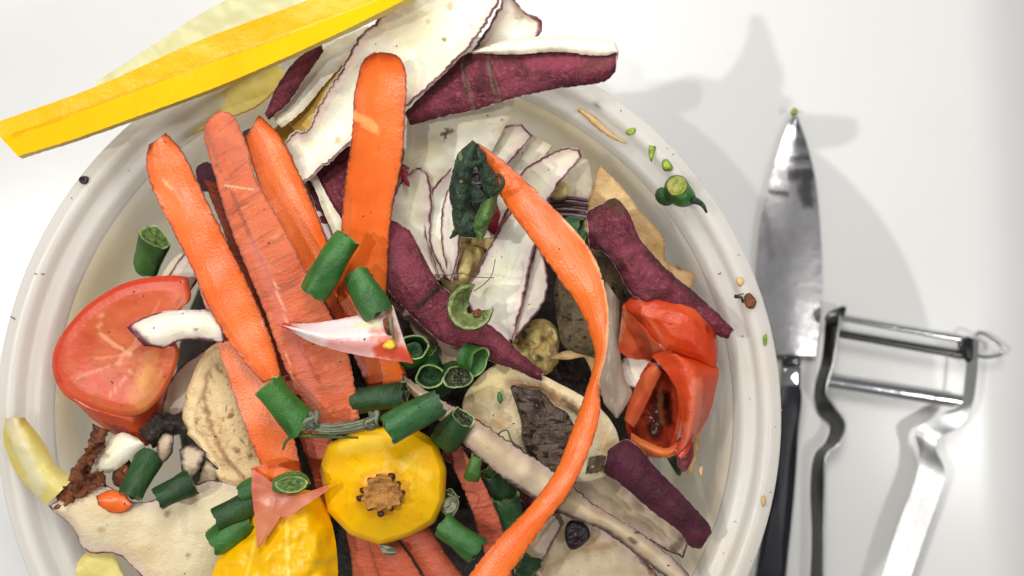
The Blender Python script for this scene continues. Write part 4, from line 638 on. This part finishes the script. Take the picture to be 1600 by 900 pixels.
sheet('rind', [[(392, 772), (384, 800), (388, 835), (354, 856), (334, 890), (322, 935)], [(430, 768), (430, 810), (428, 850), (420, 890), (415, 935)], [(470, 765), (480, 800), (488, 840), (490, 880), (492, 935)], [(496, 768), (516, 810), (526, 860), (530, 935)]], [13.0, 13.3, 13.4, 13.4], YEL, YEL_P, th=.5, rz=[-.5, .25, .2, -.6], jag=.6, rip=.12, ripf=.04, parent=by, seed=6,
      strokes=[([(430, 820), (425, 900)], 5, sr(226, 168, 0), .5), ([(470, 830), (474, 900)], 6, sr(226, 168, 0), .5), ([(448, 820), (450, 900)], 5, sr(255, 220, 90), .6), ([(400, 840), (385, 900)], 5, sr(255, 220, 90), .5)])
tf = empty('tomato_skin_scrap', P(445, 790, 13.2), 'pink translucent tomato skin draped over the lower yellow squash', 'tomato skin')
sheet('film', [[(394, 732), (393, 765), (397, 800), (402, 855)], [(422, 752), (424, 780), (420, 810), (404, 856)], [(450, 772), (445, 795), (430, 820), (405, 857)]], [13.7, 13.75, 13.7], TFILM, TFILM, th=.06, rz=[0, .08, .05], jag=.6, rip=.03, parent=tf, strokes=[([(395, 735), (396, 790)], 16, sr(220, 88, 64), .6)])
sheet('tip', [[(415, 745), (440, 772), (470, 772), (512, 758)], [(428, 800), (448, 808), (480, 788), (513, 766)]], [13.8, 13.8], TFILM, TFILM, th=.06, jag=.6, rip=.03, parent=tf, strokes=[([(440, 770), (512, 760)], 9, sr(220, 104, 80), .6)])
sheet('stub', [[(392, 732), (420, 726), (470, 738)], [(396, 748), (430, 762), (486, 756)]], [13.6, 13.6], TSKIN, TIN, th=.08, jag=.6, parent=tf, strokes=[([(410, 738), (480, 748)], 12, sr(240, 130, 40), .7)])
pt = empty('tomato_peel', P(545, 525, 13.4), 'white and pink petal shaped tomato piece with red end across the carrots', 'tomato peel')
sheet('flesh', [[(440, 507), (500, 503), (556, 493), (606, 476), (615, 480)], [(440, 508), (510, 525), (570, 528), (612, 528), (636, 545)], [(440, 509), (490, 536), (550, 553), (612, 563), (646, 568)]], [14.1, 14.2, 14.2, 14.0], PETAL, TSKIN, th=.15, rz=[-.25, .1, -.05], jag=.8, rip=.02, parent=pt, seed=2,
      strokes=[([(450, 508), (560, 515)], 24, sr(240, 224, 224), .9), ([(520, 540), (590, 545)], 16, sr(228, 150, 144), .7), ([(480, 500), (560, 490), (600, 480)], 8, sr(206, 120, 90), .6), ([(560, 508), (590, 506)], 8, sr(222, 226, 180), .8), ([(598, 545), (640, 560)], 22, sr(216, 78, 44), .95), ([(585, 520), (612, 525)], 12, sr(224, 120, 96), .6), ([(606, 480), (612, 510), (620, 530)], 8, sr(160, 110, 66), .8)])
blob('calyx_scrap', [(598, 500), (608, 494), (613, 508), (612, 524), (604, 522)], 14.2, [(0, .12), (.7, .08), (1, 0), (0, -.1)], CRISP, parent=pt, nr=8, nz_=.04)
tube('calyx_strand', [(610, 496, 14.4), (612, 515, 14.5), (616, 530, 14.4)], [.05, .03], FIBRE, parent=pt, nseg=6)
blob('seed', [(597, 542), (604, 533), (615, 529), (619, 542), (610, 547)], 14.25, [(0, .12), (.6, .1), (1, 0), (.6, -.1), (0, -.12)], SEED, parent=pt, nr=8)

# ---------------------------------------------------------------- green beans
def bean(p0, p1, rpx, label, mat=None, cut=None, sag=0, flat=.92, ragged=.22, hollow=.12, taper=1.0, name='bean_piece', grp='cut green bean pieces'):
    mat = mat or random.choice([BEAN, BEAN, BEAN_B, BEAN_O]); cut = cut or BCUT
    flat = flat if flat < .9 else random.uniform(.72, .98)
    sag = sag or random.uniform(-.06, .1)
    A, B = np.array(P(*p0)) / U, np.array(P(*p1)) / U; r = rpx / PXC((p0[2] + p1[2]) / 2)
    T = (B - A) / np.linalg.norm(B - A); up = np.array([0, 0, 1.]) if abs(T[2]) < .85 else np.array([0, 1., 0])
    X = np.cross(up, T); X /= np.linalg.norm(X); Y = np.cross(T, X)
    root = empty(name, tuple(((A + B) / 2 - np.array([0, 0, r])) * U), label, 'bean piece', grp)
    ns, nl = 28, 14; V = []; F = []; sd = random.random() * 50
    def ring(t, s, off=0.0, rag=0):
        c = A + (B - A) * t + Y * sag * math.sin(math.pi * t); rr = r * s * (1 + (taper - 1) * t) * (1 + .09 * math.sin(4 * t + sd))
        out = []
        for k in range(ns):
            a = 2 * math.pi * k / ns
            j = 1 + .17 * mn.noise((math.cos(a) * 1.1, math.sin(a) * 1.1 + t * 2, sd)) + .05 * mn.noise((math.cos(a) * 4, math.sin(a) * 4 + t * 5, sd))
            e = rag * mn.noise((math.cos(a) * 2.5, math.sin(a) * 2.5, sd + t * 9))
            out.append(c + (X * math.cos(a) + Y * math.sin(a) * flat) * rr * j + T * (off + e))
        return out
    for i in range(nl): V += ring(i / (nl - 1), 1 if 0 < i < nl - 1 else .985, 0, ragged * r if i in (0, nl - 1) else 0)
    for i in range(nl - 1):
        for k in range(ns): F.append((i * ns + k, i * ns + (k + 1) % ns, (i + 1) * ns + (k + 1) % ns, (i + 1) * ns + k))
    L_ = np.linalg.norm(B - A)
    uvl = [(L_ * i / (nl - 1), k * .12, 0) for i in range(nl) for k in range(ns)]
    mk('pod', np.array(V) * U, F, mat, None, root, None, uvl)
    for t, sg in ((0, 1), (1, -1)):
        V = []; F = []
        st = [(.985, 0), (.86, 0.01), (.8, hollow * .5), (.55, hollow), (.25, hollow * .8), (.02, hollow * .7)]
        for s, d in st: V += ring(t, s, sg * d * r * 1.6, ragged * r * (1 if s > .8 else .4))
        for i in range(len(st) - 1):
            for k in range(ns):
                f = (i * ns + k, i * ns + (k + 1) % ns, (i + 1) * ns + (k + 1) % ns, (i + 1) * ns + k); F.append(f if sg < 0 else f[::-1])
        mi = [0 if q < ns else 1 for q in range(len(F))]
        mk('cut_end', np.array(V) * U, F, [BRIM, cut], mi, root)
    return root
bean((544, 370, 14.3), (488, 460, 14.2), 22, 'fat green bean piece lying between the third carrot and the upright carrot')
bean((555, 424, 13.9), (592, 492, 14.0), 23, 'green bean piece just above the white petal piece', ragged=.3)
bean((418, 600, 14.0), (474, 668, 13.8), 26, 'green bean piece lying on the lower end of the leftmost carrot')
bean((556, 627, 13.2), (632, 617, 13.4), 21, 'dark bean piece with frayed end just above the round squash end', mat=BEAN_D, cut=BCUT_D, ragged=.35)
bean((688, 628, 14.0), (604, 672, 14.3), 23, 'green bean piece resting on top of the round squash end')
bean((648, 542, 12.9), (640, 556, 12.2), 25, 'hollow bean ring right of the red petal end', hollow=.9, cut=BEAN_D)
bean((672, 588, 12.6), (674, 580, 11.6), 21, 'round bean end facing up below the hollow ring', hollow=.7, cut=BEAN_D)
bean((716, 590, 12.7), (706, 578, 11.9), 23, 'withered bean end with pale fibres next to the root slice', mat=BEAN_D, cut=BCUT_D, hollow=.3)
bean((748, 566, 13.3), (726, 556, 13.0), 22, 'upright bean stub touching the corner of the root slice', cut=BEAN, hollow=.3)
bean((724, 652, 13.4), (694, 690, 12.8), 22, 'dark bean stub on the white strip right of the squash end', mat=BEAN_D, cut=BCUT_D, ragged=.3, hollow=.5)
bean((746, 712, 12.9), (736, 748, 12.7), 11, 'tiny bright green bean bit right of the round squash end', cut=BCUT)
bean((242, 370, 11.4), (228, 418, 10.4), 23, 'lone green bean piece on the left wall above the tomato', taper=1.05, hollow=.08)
bean((240, 706, 12.0), (204, 776, 12.5), 19, 'long dark bean piece left of the rind curls', mat=BEAN_D, taper=1.1)
bean((300, 752, 12.5), (246, 780, 12.8), 20, 'short dark bean piece on the large cream sheet', mat=BEAN_D)
bean((400, 780, 12.8), (336, 812, 13.1), 19, 'upper of two dark beans left of the lower yellow squash', mat=BEAN_D)
bean((392, 812, 12.7), (332, 850, 12.9), 21, 'lower of two dark beans left of the lower yellow squash')
bean((690, 818, 12.9), (748, 862, 13.0), 21, 'green bean piece with frayed tip at the right of the reddish carrots', ragged=.4)
bean((402, 758, 13.0), (376, 772, 13.0), 15, 'small green bean end left of the pink tomato film')
bean((882, 362, 12.4), (910, 360, 12.6), 21, 'folded bright green bean shell left of the right purple peel', hollow=.5, cut=BEAN)
bean((836, 380, 11.6), (858, 400, 11.5), 18, 'dark bean hidden behind the upper carrot ribbon', mat=BEAN_D)
bean((770, 735, 11.8), (790, 775, 11.6), 22, 'dark bean piece in shadow below the white strip', mat=BEAN_D)
bean((790, 775, 11.9), (800, 830, 11.7), 22, 'second shadowed bean piece beside the carrot ribbon', mat=BEAN_D)
bean((812, 880, 12.2), (836, 895, 12.2), 20, 'green bean end at the bottom edge beside the ribbon', mat=BEAN_D)
bean((700, 770, 12.4), (690, 800, 12.3), 18, 'shrivelled bean husk touching the right of the squash end', mat=BEAN_D, cut=BCUT_D, ragged=.5, hollow=.5)
bean((456, 757, 14.0), (452, 752, 13.7), 27, 'pale cut bean face set in the pink tomato film', flat=.55, mat=LEAF_L, hollow=.05)
bean((668, 548, 12.4), (690, 610, 11.7), 16, 'dark bean piece in the gap under the bean rings', mat=BEAN_D)
# bean on the rim
rb = empty('bean_tip', P(1060, 300, 11.6), 'shiny green bean tip with curly tail on the right rim', 'bean piece')
blob('pod', [(1040, 284), (1052, 274), (1068, 276), (1078, 290), (1087, 305), (1084, 318), (1066, 324), (1048, 316), (1038, 300)], 12.2, [(0, .55), (.5, .48), (.85, .25), (1, 0), (.8, -.3), (0, -.4)], BEAN, parent=rb)
blob('cut_face', [(1041, 290), (1050, 277), (1066, 276), (1075, 289), (1066, 304), (1050, 306)], 12.66, [(0, .1), (.6, .12), (.9, .08), (1, 0), (0, -.1)], LIMEC, parent=rb)
tube('tail', [(1082, 312, 12.5), (1092, 316, 12.5), (1099, 322, 12.5), (1104, 332, 12.4)], [.1, .06, .03], LEAF, parent=rb, nseg=8)
blob('bean_tip', [(1024, 300), (1034, 292), (1046, 300), (1052, 316), (1040, 322), (1026, 314)], 11.9, [(0, .4), (.6, .3), (1, 0), (.8, -.25), (0, -.3)], BEAN_D, label='dark green bean bit tucked left of the shiny bean tip', cat='bean piece')
def bit(ol, z, mat, label, name='green_bit', cat='crumb', h=.1, **k): return blob(name, ol, z, [(0, h), (.7, h * .8), (1, 0), (.8, -.06), (0, -.08)], mat, label=label, cat=cat, nr=8, **k)
bit([(977, 208), (982, 201), (993, 200), (992, 207), (983, 212)], 12.15, LIME, 'oval lime green bit on the upper right rim')
bit([(1014, 226), (1020, 229), (1026, 228), (1022, 240), (1018, 254), (1014, 244)], 12.15, LIME, 'forked lime green sliver on the upper right rim')
bit([(1034, 252), (1042, 248), (1052, 262), (1046, 268), (1036, 266)], 12.15, LIME, 'round lime green bit just above the shiny bean tip', h=.2)
bit([(1162, 463), (1172, 458), (1182, 470), (1178, 482), (1166, 480)], 12.2, CRISP, 'crusty brown crumb on the right rim', nz_=.06, nf=.15, h=.15)
tube('fibre', [(1148, 463, 12.0), (1158, 465, 12.1), (1161, 473, 12.1)], [.05, .03], BLK, nseg=6, label='short black fibre beside the crusty crumb on the rim', cat='fibre')
bit([(1150, 437), (1158, 432), (1164, 440), (1156, 448)], 12.1, TAN, 'small tan crumb above the crusty brown one', h=.08)
bit([(1189, 778), (1195, 774), (1197, 786), (1191, 792)], 12.12, TAN, 'yellow brown crumb on the lower right rim', h=.06)
bit([(1192, 526), (1198, 522), (1198, 538), (1193, 540)], 12.12, LIME, 'faint yellow green smear on the right rim', h=.04)
bit([(123, 280), (130, 274), (139, 278), (136, 287), (127, 287)], 12.15, BLK, 'black star shaped crumb on the left rim', h=.08, nz_=.04, nf=.3)
bit([(1092, 732), (1098, 728), (1097, 742), (1093, 746)], 10.9, TAN, 'brown speck on the right inner wall', h=.05)
tube('stem_scrap', [(904, 170, 11.7), (925, 186, 11.72), (950, 208, 11.72), (978, 224, 11.72)], [.05, .09, .07, .03], TAN, nseg=8, label='thin brown sliver lying in the groove of the upper rim', cat='scrap', rough=.4, npt=30)
bit([(926, 158), (934, 160), (944, 168), (940, 170), (930, 165)], 12.05, LEAF_L, 'olive green smear on the upper right rim', h=.04)
bit([(1218, 640), (1222, 640), (1222, 642), (1218, 642)], 12.0, TAN, 'fine brown scratch crumb on the outer rim', h=.03)
# specks of dirt on the rim and wall
rng_ = random.Random(3)
def specks():
    V = []; F = []
    for i in range(36):
        a = rng_.uniform(-1.0, 1.25) if rng_.random() < .75 else rng_.uniform(1.9, 3.7)
        rr, zz = rng_.choice([(9.88, 12.08), (9.86, 12.08), (9.3, 11.62), (9.66, 12.13), (9.55, 12.1)])
        rr += rng_.uniform(-.05, .05); x, y = CX + rr * math.cos(a), CY + rr * math.sin(a); s = rng_.uniform(.004, .014); l = rng_.uniform(1, 6); t = a + rng_.uniform(-.4, .4)
        b = len(V); c_, s_ = math.cos(t), math.sin(t)
        for (u, v, h) in ((-l, -1, 0), (l, -1, 0), (l, 1, 0), (-l, 1, 0), (0, 0, 1.2)):
            V.append(((x + (u * c_ - v * s_) * s) * U, (y + (u * s_ + v * c_) * s) * U, (zz + h * s) * U))
        F += [(b, b + 1, b + 4), (b + 1, b + 2, b + 4), (b + 2, b + 3, b + 4), (b + 3, b, b + 4), (b + 3, b + 2, b + 1, b)]
    tag(mk('dirt_specks', V, F, MUSH, smooth=False), 'fine brown specks of dirt scattered round the tub rim', 'specks', kind='stuff')
specks()

# curled green ring, calyx, dry stem, hairs
gr = empty('curled_ring', P(735, 482, 13.0), 'curled dry green ring lying on the long purple peel', 'pepper ring')
def arc(cx, cy, r, a0, a1, n, z): return [(cx + r * math.cos(math.radians(a0 + (a1 - a0) * i / (n - 1))), cy + r * math.sin(math.radians(a0 + (a1 - a0) * i / (n - 1))), z) for i in range(n)]
def arcp(r, a0, a1, n=9, cx_=735, cy_=480): return [(cx_ + r * math.cos(math.radians(a0 + (a1 - a0) * i / (n - 1))), cy_ - r * math.sin(math.radians(a0 + (a1 - a0) * i / (n - 1)))) for i in range(n)]
sheet('shell', [arcp(35, 78, 355), arcp(28, 82, 352), arcp(15, 95, 340), arcp(6, 110, 330, cy_=484)], [13.45, 13.5, 13.5, 13.6], DRYG, LEAF_L, th=.1, rz=[.3, .22, -.12, -.15], jag=1.2, rip=.1, ripf=.06, parent=gr, step=2.6, seed=5, strokes=[(arcp(34, 78, 355), 3, sr(170, 176, 120), .7)])
sheet('outer_skin', [arcp(35.5, 78, 358), arcp(37, 80, 356)], [13.45, 13.5], LEAF_L, LEAF_L, th=.06, rz=[.28, -.35], jag=.3, parent=gr, step=3)
blob('seed_core', [(738, 488), (748, 482), (754, 488), (750, 496), (742, 496)], 13.5, [(0, .15), (.7, .1), (1, 0), (0, -.1)], CRISP, parent=gr, nz_=.05, nf=.1)
cx = empty('tomato_calyx', P(742, 300, 12.4), 'shrivelled dark green calyx hooked over the carrot ribbon end', 'calyx')
def leaf(rows, z, mat, **k): return sheet('sepal', rows, z, mat, mat, th=.06, parent=cx, rip=k.pop('rip', .3), ripf=.045, jag=k.pop('jag', 1.5), step=3, **k)
leaf([[(712, 262), (706, 300), (712, 345), (726, 366)], [(752, 256), (772, 296), (768, 340), (756, 368)]], [13.0, 12.9, 12.8], BLK, rip=.1)
leaf([[(738, 219), (716, 240), (705, 275), (702, 310), (712, 342)], [(748, 226), (744, 250), (736, 282), (732, 312), (726, 338)]], [14.0, 14.1, 13.9, 13.5], LEAF, bulge=.3, rip=.14)
leaf([[(738, 224), (742, 250), (750, 280), (758, 308)], [(748, 226), (762, 252), (778, 278), (782, 304)]], [13.9, 13.9, 13.6], LEAF, bulge=.25, rip=.14)
leaf([[(706, 328), (708, 350), (718, 368), (736, 371)], [(738, 316), (746, 336), (752, 352), (748, 372)]], [13.3, 13.5, 13.2], LEAF, bulge=.3, rip=.16)
leaf([[(752, 318), (742, 342), (740, 362), (748, 377)], [(780, 300), (774, 328), (764, 352), (754, 376)]], [13.8, 13.8, 13.4], LEAF_L, bulge=.25, rip=.12)
leaf([[(718, 292), (726, 304), (738, 318)], [(734, 284), (750, 296), (766, 314)]], [13.8, 13.7], LEAF, bulge=.15, rip=.1)
leaf([[(716, 350), (708, 360), (702, 372)], [(722, 356), (716, 366), (704, 374)]], [13.2, 13.1], LEAF, rip=.05)
tube('stem', [(718, 240, 14.2), (724, 262, 14.3), (720, 285, 14.2)], [.06, .05, .05], FIBRE, parent=cx, nseg=7)
tube('tendril', [(736, 258, 14.3), (748, 254, 14.5), (757, 247, 14.6), (755, 238, 14.6), (750, 240, 14.6)], [.08, .07, .05, .03], LEAF, parent=cx, nseg=7, npt=30)
tube('tendril', [(770, 302, 14.1), (782, 294, 14.3), (786, 284, 14.4), (780, 274, 14.4), (772, 276, 14.4)], [.08, .06, .05, .03], LEAF, parent=cx, nseg=7, npt=30)
blob('stem_end', [(711, 290), (718, 285), (724, 290), (720, 304), (713, 306)], 14.0, [(0, .1), (.6, .15), (1, 0), (0, -.2)], FIBRE, parent=cx, nr=8)
ds = empty('dry_twig', P(535, 665, 13.6), 'dried grey green stem lying above the round squash end', 'stem')
tube('stalk', [(478, 662, 14.05), (510, 670, 14.1), (545, 668, 14.1), (572, 662, 14.15)], [.12, .14, .14, .12], FIBRE, parent=ds, nseg=12, npt=40, rough=.25)
for k, (x, y) in enumerate([(482, 660), (576, 660)]):
    tube('knot', [(x + 2, y - 15, 14.1), (x + 8, y - 6, 14.25), (x - 3, y, 14.3), (x + 8, y + 6, 14.2), (x - 2, y + 12, 14.1)], [.05, .09, .1, .08, .03], FIBRE, parent=ds, nseg=8, npt=36, rough=.3, seed=k)
    tube('frayed_fibre', [(x + 6, y - 10, 14.2), (x + 14, y - 16, 14.3), (x + 12, y - 2, 14.35), (x + 16, y + 8, 14.2)], [.05, .05, .03], FIBRE, parent=ds, nseg=6, npt=24)
tube('thread', [(442, 702, 13.6), (448, 688, 13.8), (465, 680, 13.9), (510, 682, 13.95), (560, 684, 13.9)], [.03, .05, .05, .03], LEAF_L, parent=ds, nseg=6, npt=40)
blob('husk', [(690, 785), (705, 775), (716, 785), (712, 800), (700, 806), (690, 800)], 12.7, [(0, .1), (.7, .12), (1, 0), (0, -.3)], FIBRE, label='frayed pale husk touching the right side of the squash end', cat='husk', nz_=.1, nf=.1)
tube('thread', [(700, 772, 12.9), (715, 780, 13.0), (714, 795, 13.0), (704, 812, 12.9), (698, 830, 12.8)], [.025, .02], FIBRE, nseg=6, npt=40, label='pale curly thread hanging right of the squash end', cat='thread')
blob('stem_nub', [(594, 850), (606, 852), (616, 856), (620, 866), (606, 868), (596, 862)], 12.9, [(0, .12), (.6, .1), (1, 0), (0, -.15)], FIBRE, label='pale green nub peeking under the round squash end', cat='stem', nz_=.06, nf=.12)
def hair(pts, label, r=.011): tube('hair', pts, [r, r], HAIR, nseg=5, npt=40, label=label, cat='hair')
hair([(680, 429, 13.1), (700, 430, 13.2), (720, 427, 13.2), (745, 433, 13.2), (772, 434, 13.2)], 'fine dark hair lying level across the cream peels')
hair([(774, 405, 13.2), (768, 430, 13.3), (755, 445, 13.4), (740, 455, 13.6)], 'curved dark hair rising from the green ring')
hair([(652, 495, 13.5), (670, 494, 13.5), (685, 488, 13.5), (702, 475, 13.7)], 'pale looping hair left of the green ring')

# ---------------------------------------------------------------- tiny crumbs lying on the heap
def crumbs():
    dg = bpy.context.evaluated_depsgraph_get(); dg.update(); rg = random.Random(11); V = []; F = []; mi = []
    n = 0
    while n < 100:
        px, py = rg.uniform(90, 1150), rg.uniform(60, 900)
        d = Vector(P(px, py, 0)) - cam.location
        ok, loc, nor, _, ob, _ = scene.ray_cast(dg, cam.location, d.normalized())
        if not ok or loc.z < .1 or 'squash' in ob.name or ob.name.startswith(('rind', 'rim', 'wall')): continue
        if nor.z < 0: nor = -nor
        sz = rg.uniform(.006, .022) * U; l = rg.uniform(1, 2.6); t = rg.uniform(0, 6.28); b = len(V)
        X = nor.orthogonal().normalized(); Y = nor.cross(X); A = X * math.cos(t) + Y * math.sin(t); B = nor.cross(A)
        for u, v, h in ((-l, -1, 0), (l * .8, -.7, 0), (l, 1, 0), (-l * .6, .8, 0), (.2, 0, 1.1)): V.append(tuple(loc + (A * u + B * v + nor * (h - .15)) * sz))
        F += [(b, b + 1, b + 4), (b + 1, b + 2, b + 4), (b + 2, b + 3, b + 4), (b + 3, b, b + 4), (b + 3, b + 2, b + 1, b)]
        mi += [rg.choice([0, 0, 1, 2])] * 5; n += 1
    tag(mk('tiny_crumbs', V, F, [MUSH, CRISP, LEAF], mi, smooth=False), 'tiny dark crumbs and dirt sprinkled over the peels', 'crumbs', kind='stuff')
crumbs()
